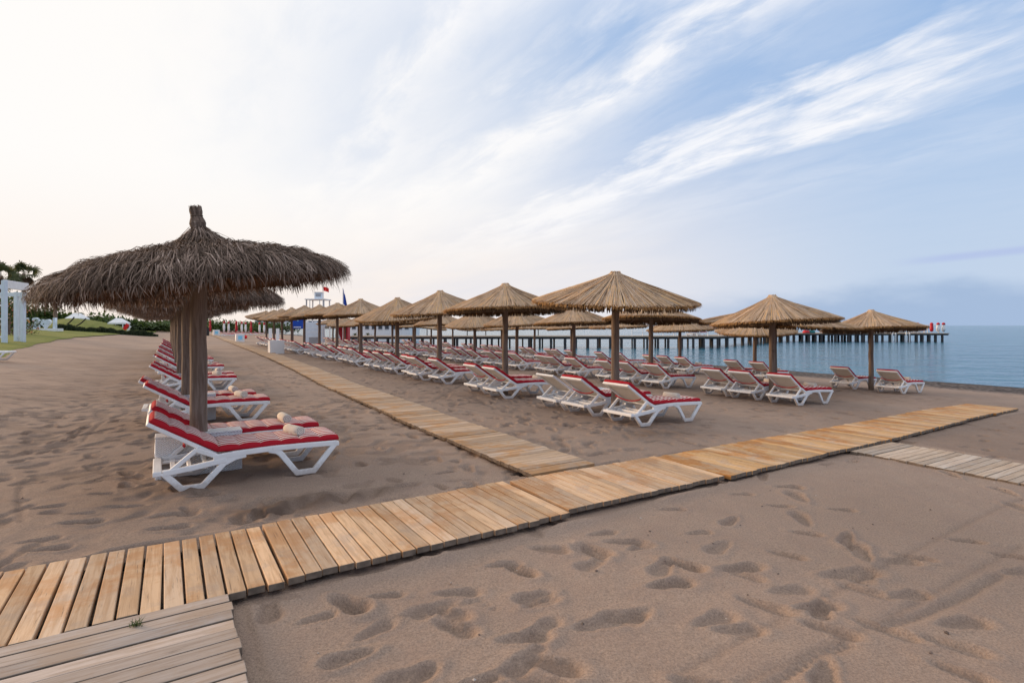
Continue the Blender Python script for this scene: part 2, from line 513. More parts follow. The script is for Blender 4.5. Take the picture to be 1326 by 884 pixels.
# ------------------------------------------------------------------ mesh helper
class MB:
    def __init__(self):
        self.v = []
        self.f = []

    def box(self, c, s, rot=None):
        i = len(self.v)
        for x in (-1, 1):
            for y in (-1, 1):
                for z in (-1, 1):
                    p = Vector((x * s[0] / 2, y * s[1] / 2, z * s[2] / 2))
                    if rot is not None:
                        p = rot @ p
                    self.v.append((p.x + c[0], p.y + c[1], p.z + c[2]))
        for q in ((0, 1, 3, 2), (4, 6, 7, 5), (0, 4, 5, 1), (2, 3, 7, 6), (0, 2, 6, 4), (1, 5, 7, 3)):
            self.f.append(tuple(i + k for k in q))
        return self

    def stroke(self, pts, wd, y0, y1, closed=False):
        """a mitred flat bar following (x,z) points, extruded from y0 to y1"""
        P = [Vector((p[0], p[1])) for p in pts]
        n = len(P)
        L, Rr = [], []
        for k in range(n):
            if k == 0:
                dd = (P[1] - P[0]).normalized()
                nn = Vector((-dd.y, dd.x)); sc = 1
            elif k == n - 1:
                dd = (P[-1] - P[-2]).normalized()
                nn = Vector((-dd.y, dd.x)); sc = 1
            else:
                d1 = (P[k] - P[k - 1]).normalized(); d2 = (P[k + 1] - P[k]).normalized()
                n1 = Vector((-d1.y, d1.x)); n2 = Vector((-d2.y, d2.x))
                nn = (n1 + n2).normalized()
                sc = 1 / max(0.5, nn.dot(n1))
            L.append(P[k] + nn * wd / 2 * sc); Rr.append(P[k] - nn * wd / 2 * sc)
        i = len(self.v)
        for k in range(n):
            self.v += [(L[k].x, y0, L[k].y), (Rr[k].x, y0, Rr[k].y), (Rr[k].x, y1, Rr[k].y), (L[k].x, y1, L[k].y)]
        for k in range(n - 1):
            a = i + 4 * k; b = a + 4
            for e in range(4):
                self.f.append((a + e, a + (e + 1) % 4, b + (e + 1) % 4, b + e))
        self.f.append((i + 3, i + 2, i + 1, i))
        e = i + 4 * (n - 1)
        self.f.append((e, e + 1, e + 2, e + 3))
        return self

    def tube(self, pts, rad, seg=8, cap=True):
        P = [Vector(p) for p in pts]
        n = len(P)
        rr = rad if isinstance(rad, (list, tuple)) else [rad] * n
        i = len(self.v)
        for k in range(n):
            dd = (P[min(k + 1, n - 1)] - P[max(k - 1, 0)]).normalized()
            ref = Vector((0, 0, 1)) if abs(dd.z) < 0.9 else Vector((1, 0, 0))
            a = dd.cross(ref).normalized(); b = dd.cross(a)
            for s in range(seg):
                q = P[k] + (a * math.cos(2 * PI * s / seg) + b * math.sin(2 * PI * s / seg)) * rr[k]
                self.v.append(tuple(q))
        for k in range(n - 1):
            for s in range(seg):
                a0 = i + k * seg + s; a1 = i + k * seg + (s + 1) % seg
                self.f.append((a0, a1, a1 + seg, a0 + seg))
        if cap:
            self.f.append(tuple(i + s for s in range(seg))[::-1])
            self.f.append(tuple(i + (n - 1) * seg + s for s in range(seg)))
        return self

    def lathe(self, prof, seg=24, c=(0, 0, 0), wob=0.0, rnd=None):
        i = len(self.v)
        for (r, z) in prof:
            for s in range(seg):
                a = 2 * PI * s / seg
                q = r * (1 + (rnd.uniform(-wob, wob) if rnd else 0))
                self.v.append((c[0] + q * math.cos(a), c[1] + q * math.sin(a), c[2] + z))
        for k in range(len(prof) - 1):
            for s in range(seg):
                a0 = i + k * seg + s; a1 = i + k * seg + (s + 1) % seg
                self.f.append((a0, a1, a1 + seg, a0 + seg))
        return self

    def strip(self, pts, widths, side):
        """thin leaf-like ribbon through pts"""
        i = len(self.v)
        for p, wd in zip(pts, widths):
            self.v.append(tuple(Vector(p) - side * wd / 2))
            self.v.append(tuple(Vector(p) + side * wd / 2))
        for k in range(len(pts) - 1):
            a = i + 2 * k
            self.f.append((a, a + 1, a + 3, a + 2))
        return self

    def mesh(self, name, mat, smooth=False):
        me = bpy.data.meshes.new(name)
        me.from_pydata(self.v, [], self.f)
        me.update()
        if mat is not None:
            me.materials.append(mat)
        if smooth:
            me.polygons.foreach_set('use_smooth', [True] * len(me.polygons))
        return me

    def build(self, name, mat, parent=None, smooth=False, bevel=0.0, seg=2):
        o = bpy.data.objects.new(name, self.mesh(name, mat, smooth))
        COL.objects.link(o)
        if parent is not None:
            o.parent = parent
        if bevel:
            md = o.modifiers.new('bevel', 'BEVEL')
            md.width = bevel; md.segments = seg; md.limit_method = 'ANGLE'; md.angle_limit = R(40)
        return o


def obj(name, mesh, parent=None):
    o = bpy.data.objects.new(name, mesh)
    COL.objects.link(o)
    if parent is not None:
        o.parent = parent
    return o


def tag(o, label=None, cat=None, group=None, kind=None):
    if label: o['label'] = label
    if cat: o['category'] = cat
    if group: o['group'] = group
    if kind: o['kind'] = kind
    return o


def empty(name, loc=(0, 0, 0), rz=0.0, rx=0.0, ry=0.0):
    o = bpy.data.objects.new(name, None)
    o.empty_display_size = 0.1
    COL.objects.link(o)
    o.location = loc
    o.rotation_euler = (rx, ry, rz)
    return o


def copy_tree(o, parent=None, skip=()):
    c = o.copy()
    COL.objects.link(c)
    if parent is not None:
        c.parent = parent
    for ch in list(o.children):
        if ch.name.split('.')[0] in skip:
            continue
        copy_tree(ch, c, skip)
    return c


# ------------------------------------------------------------------ terrain
def teff(x, y):
    s = x * U[0] + y * U[1]
    t = x * V[0] + y * V[1]
    if s > 350 and t > 8:
        f = min(1, (t - 8) / 25)
        t = max(t - (s - 350) * 1.7 * f, -12)
    return t


def gz(x, y):
    t = teff(x, y)
    if t < -1.5: return min((-1.5 - t) * 0.107, 1.1)
    if t < 6: return 0.0
    if t < 19.8: return -(t - 6) * 0.037
    if t < 28.3: return -0.51 - (t - 19.8) * 0.034
    return max(-0.8 - (t - 28.3) * 0.1, -4.0)


def xy(s, t):
    return (s * U[0] + t * V[0], s * U[1] + t * V[1])


def at(px, Y):
    """ground point below photo column px at distance Y"""
    x = (px - 663) / 700 * Y
    return (x, Y, gz(x, Y))


def row_pos(px, t):
    r = (px - 663) / 700
    Y = t / (r * V[0] + V[1])
    return (r * Y, Y)


def vnoise(X, Y, cell, seed):
    rs = np.random.RandomState(seed)
    G = rs.rand(256, 256)
    gx = X / cell; gy = Y / cell
    ix = np.floor(gx).astype(int); iy = np.floor(gy).astype(int)
    fx = gx - ix; fy = gy - iy
    fx = fx * fx * (3 - 2 * fx); fy = fy * fy * (3 - 2 * fy)
    g00 = G[ix % 256, iy % 256]; g10 = G[(ix + 1) % 256, iy % 256]
    g01 = G[ix % 256, (iy + 1) % 256]; g11 = G[(ix + 1) % 256, (iy + 1) % 256]
    return (g00 * (1 - fx) + g10 * fx) * (1 - fy) + (g01 * (1 - fx) + g11 * fx) * fy - 0.5


def build_ground():
    def grow(start, first, ratio, end):
        o = []; p = start; st_ = first
        while p < end:
            st_ *= ratio; p += st_; o.append(p)
        return o
    xs_mid = list(np.arange(-8.0, 9.5, 0.022))
    xs = [-a for a in grow(8.0, 0.024, 1.035, 6000)][::-1] + xs_mid + grow(9.5, 0.024, 1.03, 6000)
    ys = []
    p = 1.2
    while p < 60:
        ys.append(p); p += max(0.018, 0.0036 * p)
    ys = [-a for a in grow(-1.2, 0.04, 1.35, 3000)][::-1] + ys + grow(60, 0.3, 1.12, 9000)
    xs = np.array(xs); ys = np.array(ys)
    X, Y = np.meshgrid(xs, ys, indexing='xy')       # [iy,ix]
    S = X * U[0] + Y * U[1]; T = X * V[0] + Y * V[1]
    f = np.clip((T - 8) / 25, 0, 1)
    TE = np.where((S > 350) & (T > 8), np.maximum(T - (S - 350) * 1.7 * f, -12), T)
    Z = np.where(TE < -1.5, np.minimum((-1.5 - TE) * 0.107, 1.1),
        np.where(TE < 6, 0.0,
        np.where(TE < 19.8, -(TE - 6) * 0.037,
        np.where(TE < 28.3, -0.51 - (TE - 19.8) * 0.034, np.maximum(-0.8 - (TE - 28.3) * 0.1, -4.0)))))
    fade = np.clip((70 - Y) / 50, 0, 1) * np.clip((40 - np.abs(X)) / 25, 0, 1)
    H = vnoise(X, Y, 1.6, 1) * 0.020 + vnoise(X, Y, 0.5, 2) * 0.006 + vnoise(X, Y, 0.13, 3) * 0.005 + vnoise(X, Y, 0.05, 6) * 0.003
    # well trodden ground among the parasols: lumpier
    beach = (S > 4.9) & (S < 90) & (T > -5) & (T < 24)
    H += np.where(beach, np.minimum(vnoise(X, Y, 0.19, 4), 0.0) * 0.022 + np.minimum(vnoise(X, Y, 0.5, 5), 0.05) * 0.014, 0)
    fk = np.clip((vnoise(X, Y, 0.17, 21) + 0.5 * vnoise(X, Y, 0.9, 22) + 0.5 * vnoise(X, Y, 3.5, 23) - 0.20) * 7, 0, 1) * beach * (T < 21)
    H -= fk * 0.018
    D = fk * 0.28
    rnd = random.Random(7)

    def window(x, y, r):
        i0 = np.searchsorted(ys, y - r); i1 = np.searchsorted(ys, y + r)
        j0 = np.searchsorted(xs, x - r); j1 = np.searchsorted(xs, x + r)
        return slice(i0, i1), slice(j0, j1)

    def foot(x, y, ang, L=0.27, W=0.10, dep=0.022, soft=0.35, rim=0.30, wet_shade=(0.05, 0.3)):
        wi, wj = window(x, y, L * 1.1)
        xx = X[wi, wj] - x; yy = Y[wi, wj] - y
        if xx.size == 0: return
        a = xx * math.cos(ang) + yy * math.sin(ang); b = -xx * math.sin(ang) + yy * math.cos(ang)
        bb = b / (W / 2 * (1 + 0.35 * np.clip(a / (L / 2), -1, 1) - 0.25 * np.exp(-(a / (0.2 * L)) ** 2)))
        q = np.sqrt((a / (L / 2)) ** 2 + bb ** 2)
        cut = np.clip((1 + soft - q) / (2 * soft), 0, 1); cut = cut * cut * (3 - 2 * cut)
        tilt = 1 + 0.35 * a / (L / 2)
        H[wi, wj] += -dep * cut * tilt + dep * rim * np.exp(-((q - 1.45) / 0.28) ** 2)
        D[wi, wj] = np.maximum(D[wi, wj], cut * rnd.uniform(*wet_shade))  # prints coloured darker for moist sand and for the shade inside them

    def trail(x, y, hd, n, dep=0.022, size=1.0, wander=0.12, wet_shade=(0.05, 0.3)):
        for k in range(n):
            hd += rnd.uniform(-wander, wander)
            st_ = rnd.uniform(0.55, 0.72)
            x += math.cos(hd) * st_; y += math.sin(hd) * st_
            sg = 0.09 if k % 2 else -0.09
            foot(x - math.sin(hd) * sg, y + math.cos(hd) * sg, hd + rnd.uniform(-0.15, 0.15),
                 rnd.uniform(0.25, 0.32) * size, rnd.uniform(0.10, 0.14) * size, dep * rnd.uniform(0.6, 1.3), rnd.uniform(0.12, 0.28), rnd.uniform(0.15, 0.45), wet_shade)

    ua = math.atan2(U[1], U[0]); va = RZ
    # front strip this side of the main walk
    for _ in range(13):
        s = rnd.uniform(2.3, 3.4); t = rnd.uniform(0.5, 12)
        x, y = xy(s, t)
        trail(x, y, va + rnd.choice((0, PI)) + rnd.uniform(-0.4, 0.4), rnd.randint(5, 12), 0.022, 0.92)
    for _ in range(4):
        x = rnd.uniform(-0.8, 4.5); y = rnd.uniform(2.4, 4.0)
        trail(x, y, rnd.uniform(0, 2 * PI), rnd.randint(3, 7), 0.026, 1.05)
    # measured prints in the foreground
    for (px, py, a, L) in [(592, 766, 0.1, 0.34), (485, 815, 0.9, 0.30), (700, 812, 0.75, 0.34), (700, 778, 0.55, 0.30), (545, 878, 1.2, 0.3), (620, 880, 0.3, 0.22),
                           (965, 745, -0.7, 0.30), (1020, 718, -0.6, 0.30), (1120, 765, -0.75, 0.34), (1075, 815, -0.6, 0.34), (1185, 722, -0.5, 0.30), (1235, 835, -0.7, 0.36),
                           (830, 708, 0.4, 0.28), (652, 730, 0.2, 0.3), (1045, 690, -0.4, 0.28), (1245, 870, -0.8, 0.3), (870, 660, 0.0, 0.28), (780, 690, 0.3, 0.3),
                           (50, 700, 0.35, 0.34), (105, 665, 0.2, 0.26), (140, 621, 0.15, 0.3), (130, 640, 0.1, 0.28), (500, 770, 0.2, 0.26), (410, 800, 0.6, 0.26),
                           (960, 640, 0, 0.28), (1010, 655, -0.2, 0.28), (1090, 660, -0.2, 0.28), (1250, 700, -0.3, 0.3), (905, 690, 0.2, 0.26), (1310, 720, -0.5, 0.3)]:
        Yp = 1155 / (py - 421); Xp = (px - 663) / 700 * Yp
        foot(Xp, Yp, a, L * 0.76, L * 0.29, 0.020, 0.2, 0.3, (0.15, 0.4))
    # many trails over the rest of the beach
    for _ in range(150):
        s = rnd.uniform(5.0, 34); t = rnd.uniform(-5.5, 22)
        x, y = xy(s, t)
        trail(x, y, rnd.choice((ua, ua + PI, va, va + PI)) + rnd.uniform(-0.5, 0.5), rnd.randint(6, 18), 0.030, 0.95, wet_shade=(0.15, 0.6))
    for _ in range(50):
        s = rnd.uniform(5.0, 14); t = rnd.uniform(-3.5, 6.2)
        x, y = xy(s, t)
        trail(x, y, rnd.choice((ua, ua + PI, va)) + rnd.uniform(-0.5, 0.5), rnd.randint(4, 10), 0.030, 0.95, wet_shade=(0.15, 0.6))
    for _ in range(800):
        s = rnd.uniform(4.7, 26); t = rnd.uniform(-4, 20)
        x, y = xy(s, t)
        foot(x, y, rnd.uniform(0, PI), rnd.uniform(0.1, 0.3), rnd.uniform(0.08, 0.2), rnd.uniform(0.008, 0.022), 0.45, 0.2, (0.1, 0.55))

    # dug-over damp sand beside the walk and below the first loungers, plus painted shade
    def damp_shade(px, py, rx, ry, k, dep):
        Yp = 1155 / (py - 421); Xp = (px - 663) / 700 * Yp
        wi, wj = window(Xp, Yp, max(rx, ry) * 2)
        xx = X[wi, wj] - Xp; yy = Y[wi, wj] - Yp
        a = xx * V[0] + yy * V[1]; b = xx * U[0] + yy * U[1]
        e = np.exp(-(a / rx) ** 2 - (b / ry) ** 2)
        nn = vnoise(X[wi, wj] + 5, Y[wi, wj], 0.12, 11) + vnoise(X[wi, wj], Y[wi, wj] + 9, 0.3, 12)
        D[wi, wj] = np.maximum(D[wi, wj], np.clip(e * k * (1.1 + 1.3 * nn), 0, 1))
        H[wi, wj] += e * dep * nn
    damp_shade(372, 655, 0.55, 0.22, 1.0, 0.11)
    damp_shade(455, 640, 0.5, 0.18, 0.8, 0.09)
    damp_shade(330, 590, 0.9, 0.6, 0.55, 0.03)
    damp_shade(215, 640, 0.5, 0.5, 0.5, 0.04)
    damp_shade(300, 520, 1.2, 0.9, 0.5, 0.03)
    damp_shade(850, 560, 0.8, 0.4, 0.4, 0.03)
    damp_shade(1160, 560, 2.5, 0.35, 0.35, 0.03)
    D[:] = np.where((T > 9.4) & (S < 4.2) & (S > -8), np.maximum(D, 0.35), D)

    # long grooves dragged through the front sand
    def groove(pts, wd, dep):
        P = [((q[0] - 663) / 700 * 1155 / (q[1] - 421), 1155 / (q[1] - 421)) for q in pts]
        for (x0, y0), (x1, y1) in zip(P[:-1], P[1:]):
            n = max(2, int(math.hypot(x1 - x0, y1 - y0) / 0.05))
            for k in range(n):
                x = x0 + (x1 - x0) * k / n; y = y0 + (y1 - y0) * k / n
                wi, wj = window(x, y, wd * 2)
                q = ((X[wi, wj] - x) ** 2 + (Y[wi, wj] - y) ** 2) / wd ** 2
                G[wi, wj] = np.maximum(G[wi, wj], dep * np.exp(-q))
                D[wi, wj] = np.maximum(D[wi, wj], np.exp(-q * 1.5) * 0.3)
    G = np.zeros_like(X)
    groove([(1000, 884), (1060, 848), (1105, 830)], 0.032, 0.022)
    groove([(1140, 812), (1190, 796), (1250, 772), (1300, 742)], 0.032, 0.022)
    groove([(960, 884), (1150, 800), (1326, 705)], 0.03, 0.008)
    groove([(880, 870), (1326, 640)], 0.03, 0.006)
    groove([(500, 800), (620, 775), (650, 790)], 0.02, 0.012)
    groove([(95, 566), (118, 545), (133, 541)], 0.03, 0.016)
    groove([(107, 570), (128, 549), (140, 541)], 0.03, 0.016)
    groove([(28, 676), (24, 640), (34, 618)], 0.025, 0.014)
    groove([(640, 470), (560, 520), (780, 560)], 0.05, 0.010)
    groove([(300, 455), (330, 480), (380, 505)], 0.05, 0.012)
    H -= G
    # flat under the planked walks
    dr = np.clip(vnoise(X, Y, 0.55, 31) * 2.2 + 0.35, 0, 1)
    H += 0.060 * dr * np.exp(-((S - 4.80) / 0.09) ** 2) * (T < 4.6)
    H += 0.035 * dr * np.exp(-((S - 3.50) / 0.07) ** 2) * (T > 0.5) * (T < 4.6)
    flat = ((S > 3.55) & (S < 4.75) & (T < 9.5)) | ((S < 3.7) & (T < 0.4) & (T > -5))
    H = np.where(flat, np.minimum(H, 0.0) * 0.3 - 0.012, H)
    Z = Z + H * fade
    ny, nx = X.shape
    co = np.stack([X, Y, Z], -1).reshape(-1).astype(np.float32)
    me = bpy.data.meshes.new('ground')
    me.vertices.add(nx * ny)
    me.vertices.foreach_set('co', co)
    idx = np.arange(nx * ny).reshape(ny, nx)
    q = np.stack([idx[:-1, :-1], idx[:-1, 1:], idx[1:, 1:], idx[1:, :-1]], -1).reshape(-1).astype(np.int32)
    nf = (nx - 1) * (ny - 1)
    me.loops.add(nf * 4)
    me.loops.foreach_set('vertex_index', q)
    me.polygons.add(nf)
    me.polygons.foreach_set('loop_start', np.arange(nf, dtype=np.int32) * 4)
    me.polygons.foreach_set('use_smooth', np.ones(nf, dtype=bool))
    at_ = me.attributes.new('damp_shade', 'FLOAT', 'POINT')
    at_.data.foreach_set('value', D.reshape(-1).astype(np.float32))
    me.update()
    me.validate()
    me.materials.append(M['sand'])
    o = obj('ground', me)
    tag(o, kind='structure')
    return o


build_ground()

# sea
b = MB()
b.v = [(-9000, -9000, -0.8), (9000, -9000, -0.8), (9000, 9000, -0.8), (-9000, 9000, -0.8)]
b.f = [(0, 1, 2, 3)]
tag(b.build('sea', M['water']), kind='structure')

# lawn behind the beach on the left
es = [0, 15, 28.4, 36.9, 49.8, 61.3, 85, 131, 240]
et = [-5.0, -5.0, -5.43, -6.17, -6.68, -6.65, -5.39, -1.8, -1.8]
b = MB()
rnd = random.Random(3)
ss = [4 + k * 0.8 for k in range(190)]
for s in ss:
    e = float(np.interp(s, es, et)) + rnd.uniform(-0.05, 0.05) + 0.10 * math.sin(s * 0.7)
    for k, q in enumerate((0, 0.25, 1, 3, 6, 10, 18, 40, 90)):
        t = e - q
        x, y = xy(s, t)
        b.v.append((x, y, gz(x, y) + (0.0 if k == 0 else 0.03) + 0.0015 * max(0, s - 30)))
for i in range(len(ss) - 1):
    for k in range(8):
        a = i * 9 + k
        b.f.append((a, a + 1, a + 10, a + 9))
tag(b.build('lawn', M['lawn'], smooth=True), kind='structure')


# ------------------------------------------------------------------ planked walks
def panel(parent, p0, p1, width, mat, pitch, gap, z0, z1, seed, across=True, thick=0.045, nails=False):
    """one prefabricated section of boards from p0 to p1 (ground points on its centre line)"""
    r = random.Random(seed)
    dx, dy = p1[0] - p0[0], p1[1] - p0[1]
    L = math.hypot(dx, dy)
    bm = MB()
    if across:                                       # boards run across the walk (local y)
        n = max(1, int(round(L / pitch)))
        pt = L / n
        for k in range(n):
            x = (k + 0.5) * pt
            bm.box((x, r.uniform(-0.008, 0.008), r.uniform(-0.003, 0.003) - thick / 2),
                   (pt - gap * r.uniform(0.7, 1.3), width + r.uniform(-0.012, 0.012), thick),
                   Matrix.Rotation(r.uniform(-0.006, 0.006), 3, 'Z') @ Matrix.Rotation(r.uniform(-0.012, 0.012), 3, 'Y'))
    else:                                            # boards run along the walk (local x)
        n = int(round(width / pitch)); pt = width / n
        for k in range(n):
            y = -width / 2 + (k + 0.5) * pt
            bm.box((L / 2 + r.uniform(-0.01, 0.01), y, r.uniform(-0.003, 0.003) - thick / 2),
                   (L + r.uniform(-0.012, 0.012), pt - gap * r.uniform(0.7, 1.3), thick),
                   Matrix.Rotation(r.uniform(-0.003, 0.003), 3, 'Z'))
    o = bm.build('panel', mat, parent, bevel=0.005, seg=2)
    o.data.materials.append(M['endgrain'])
    for q, pf in enumerate(o.data.polygons):
        if q % 6 in ((2, 3) if across else (0, 1)) or (not across and q % 6 in (2, 3)):
            pf.material_index = 1
    if nails:
        nb_ = MB()
        lines = [(p, q) for p in ([(k + 0.5) * pt for k in range(n)] if across else [0.12, L * 0.5, L - 0.12]) for q in ((-0.36 * width, 0.36 * width) if across else [-width / 2 + (k + 0.5) * pt for k in range(n)])]
        for p, q in lines:
            for e in (-0.022, 0.022):
                nx_, ny_ = (p + e, q + r.uniform(-.01, .01)) if across else (p + r.uniform(-.01, .01), q + e)
                nb_.lathe([(0.0, 0.0045), (0.0045, 0.0042), (0.0048, 0.002)], 6, (nx_, ny_, 0))
        nb_.build('nails', M['nail'], o)
    o.location = (p0[0], p0[1], z0)
    o.rotation_euler = (0, -math.atan2(z1 - z0, L), math.atan2(dy, dx))
    jb = MB()
    for yy in (-0.36, 0.36):
        jb.box((L / 2, yy * width, -thick - 0.022), (L - 0.04, 0.045, 0.04))
    jb.build('joist', M['dark'], o)
    return o


def walk(name, poly, width, mats, pitch, gap, seed, plen=2.2, h=0.068, across=True):
    w0 = empty(name, (*xy(*poly[0]), 0))
    w0.location = (0, 0, 0)
    tag(w0, kind='structure')
    r = random.Random(seed)
    pts = [Vector(xy(*p)) for p in poly]
    cum = [0]
    for a, c in zip(pts[:-1], pts[1:]):
        cum.append(cum[-1] + (c - a).length)

    def along(dist):
        for k in range(len(pts) - 1):
            if dist <= cum[k + 1] or k == len(pts) - 2:
                f = (dist - cum[k]) / (cum[k + 1] - cum[k])
                return pts[k].lerp(pts[k + 1], f)
    n = max(1, int(round(cum[-1] / plen)))
    for k in range(n):
        a = along(cum[-1] * k / n); c = along(cum[-1] * (k + 1) / n)
        dr = (c - a).normalized()
        nrm = Vector((-dr.y, dr.x)) * r.uniform(-0.025, 0.025)
        a2 = a + dr * 0.006 + nrm; c2 = c - dr * 0.006 + nrm
        dzr = r.uniform(-0.004, 0.004)
        panel(w0, a2, c2, width, mats(k, n), pitch, gap(k, n), gz(*a) + h + dzr, gz(*c) + h + dzr + r.uniform(-0.006, 0.006), seed * 100 + k, across)
    return w0


walk('boardwalk', [(4.15, -3.9), (4.14, 0.5), (4.13, 2.9)], 1.09, lambda k, n: M['wood_tan'], 0.1055, lambda k, n: 0.014 if k < 2 else 0.009, 1, 2.27)
walk('boardwalk', [(4.13, 2.92), (4.06, 5.2), (4.17, 8.3), (4.60, 13.0), (4.90, 17.3)], 1.0,
     lambda k, n: M['wood_tan'] if k == 0 else M['wood_gold'], 0.096, lambda k, n: 0.006, 2, 2.2)
walk('boardwalk', [(4.74, 3.72), (5.75, 3.73), (10, 3.82), (16, 4.02), (20, 4.27), (30, 4.74), (75, 5.9), (150, 8)], 0.88,
     lambda k, n: M['wood_path'], 0.096, lambda k, n: 0.006, 3, 2.2, 0.060)
walk('boardwalk', [(3.655, 8.30), (-3.6, 8.02)], 1.10, lambda k, n: M['wood_pale'], 0.098, lambda k, n: 0.010, 4, 2.4, 0.055)
w0 = empty('boardwalk')
tag(w0, kind='structure')
panel(w0, xy(2.29, -3.2), xy(2.29, 0.31), 2.585, M['wood_grey'], 0.108, 0.007, 0.076, 0.076, 55, across=False)

tuft = MB()
rnd = random.Random(8)
tx, ty = -1.97, 2.83
for k in range(40):
    a = rnd.uniform(0, 2 * PI); l = rnd.uniform(0.015, 0.04)
    px_, py_ = rnd.gauss(0, 0.014), rnd.gauss(0, 0.006)
    tuft.strip([(px_, py_, 0), (px_ + math.cos(a) * l * 0.5, py_ + math.sin(a) * l * 0.5, l * 0.6), (px_ + math.cos(a) * l, py_ + math.sin(a) * l, l * 0.8)], [0.004, 0.003, 0.001], Vector((-math.sin(a), math.cos(a), 0)))
o = tuft.build('weed_tuft', M['leaf'])
o.location = (tx, ty, 0.076)
tag(o, 'small green weed sprouting between the grey foreground planks', 'plant')

ORD = ['first', 'second', 'third', 'fourth', 'fifth', 'sixth', 'seventh', 'eighth', 'ninth', 'tenth', 'eleventh', 'twelfth']


# ------------------------------------------------------------------ sunbed
def make_lounger():
    root = empty('sun_lounger')
    fr = MB()
    W = 0.325
    for sy in (-1, 1):
        y0, y1 = sy * W - 0.022, sy * W + 0.022
        fr.stroke([(0.40, 0.305), (0.62, 0.322), (0.95, 0.330), (1.30, 0.322), (1.63, 0.312)], 0.055, y0, y1)     # seat rail
        fr.stroke([(0.50, 0.245), (0.60, 0.292), (0.70, 0.306)], 0.070, y0 + 0.002, y1 - 0.002)
        fr.stroke([(0.92, 0.318), (1.00, 0.295), (1.05, 0.255)], 0.058, y0 + 0.002, y1 - 0.002)
        fr.stroke([(-0.03, 0.205), (0.24, 0.232), (0.52, 0.270)], 0.055, y0 - 0.002, y1 + 0.002)                    # lower rail
        fr.stroke([(0.03, 0.215), (0.255, 0.405)], 0.044, y0 + 0.004, y1 - 0.004)                                  # brace
        fr.stroke([(0.245, 0.405), (0.50, 0.285)], 0.048, y0 + 0.003, y1 - 0.003)
    for x, z, wx in ((-0.075, 0.205, 0.075), (0.06, 0.185, 0.05), (0.20, 0.205, 0.04), (0.34, 0.22, 0.04)):
        fr.box((x, 0, z), (wx, 2 * W - 0.05 if x > 0 else 2 * W + 0.02, 0.05))
    for x in (0.55, 0.72, 0.89, 1.06, 1.23, 1.40, 1.55):
        fr.box((x, 0, 0.312), (0.09, 2 * W - 0.05, 0.018))
    fr.box((1.635, 0, 0.305), (0.045, 2 * W + 0.04, 0.05))
    for sy in (-1, 1):
        fr.box((0.07, sy * 0.20, 0.20), (0.24, 0.03, 0.03))
    fr.build('frame', M['plastic'], root, bevel=0.008)
    rear = [(-0.03, 0.215), (0.125, 0.034), (0.305, 0.034), (0.52, 0.262)]
    front = [(1.03, 0.278), (1.205, 0.034), (1.385, 0.034), (1.625, 0.318)]
    for pts in (rear, front):
        bm = MB().stroke(pts, 0.058, -0.021, 0.021)
        first = None
        for sy in (-1, 1):
            if first is None:
                first = bm.build('leg', M['plastic'], root, bevel=0.008); o = first
            else:
                o = first.copy(); COL.objects.link(o); o.parent = root
            o.location = (0, sy * W, 0)
    wb = MB()
    wb.tube([(0, -0.018, 0), (0, 0.018, 0)], 0.042, 14)
    for sy in (-1, 1):
        o = obj('wheel', wb.mesh('wheel', M['rubber'])) if sy == -1 else o.copy()
        if sy == 1: COL.objects.link(o)
        o.parent = root; o.location = (0.0, sy * 0.24, 0.150)
    # backrest: tilted frame with a sling panel
    hx, hz, bx, bz = 0.425, 0.325, -0.135, 0.680
    back = MB()
    for sy in (-1, 1):
        back.stroke([(hx, hz), (bx, bz)], 0.042, sy * 0.275 - 0.022, sy * 0.275 + 0.022)
    dr = Vector((bx - hx, 0, bz - hz)).normalized()
    ang = math.atan2(dr.z, dr.x)
    rot = Matrix.Rotation(-ang, 3, 'Y')
    for f, wd in ((0.03, 0.05), (0.655, 0.075)):
        p = Vector((hx, 0, hz)) + dr * f
        back.box((p.x, 0, p.z), (wd, 0.60, 0.040), rot)
    bo = back.build('backrest', M['plastic'], root, bevel=0.008)
    p = Vector((hx, 0, hz)) + dr * 0.335
    MB().box((p.x, 0, p.z), (0.60, 0.51, 0.014), rot).build('sling', M['sling'], bo)
    st_ = []
    for k in range(9):
        f = k / 8 * 2 - 1
        q = Vector((hx, 0, hz)) + dr * (0.30 - 0.05 * (1 - f * f))
        n = Vector((dr.z, 0, -dr.x))
        q -= Vector((-dr.z, 0, dr.x)) * -0.0
        st_.append((q.x - 0.030 - 0.022 * (1 - f * f), f * 0.295, q.z - 0.030 - 0.03 * (1 - f * f)))
    MB().tube(st_, 0.011, 6).build('strap', M['redcloth'], bo, smooth=True)
    # pad
    path = []
    segs = []
    top = Vector((bx - 0.01, bz + 0.025)); hin = Vector((hx + 0.015, hz + 0.025)); end = Vector((1.665, 0.338))
    nb, ns = 4, 6
    for k in range(nb):
        segs.append((top.lerp(hin, k / nb), top.lerp(hin, (k + 1) / nb)))
    for k in range(ns):
        segs.append((hin.lerp(end, k / ns), hin.lerp(end, (k + 1) / ns)))
    rings = []
    for a, c in segs:
        for f in (0.0, 0.06, 0.2, 0.4, 0.6, 0.8, 0.94):
            rings.append((a.lerp(c, f), (c - a).normalized(), 1 - abs(2 * f - 1) ** 3))
    rings.append((segs[-1][1], (segs[-1][1] - segs[-1][0]).normalized(), 0.0))
    cb = MB()
    hw = 0.305
    prof = [(-hw + .01, 0.0), (-hw, 0.012), (-hw, 0.04), (-hw + 0.015, 0.058), (-0.265, 0.064), (-0.18, 0.068), (-0.06, 0.071), (0.06, 0.071), (0.18, 0.068), (0.265, 0.064), (hw - 0.015, 0.058), (hw, 0.04), (hw, 0.012), (hw - .01, 0.0)]
    m = len(prof)
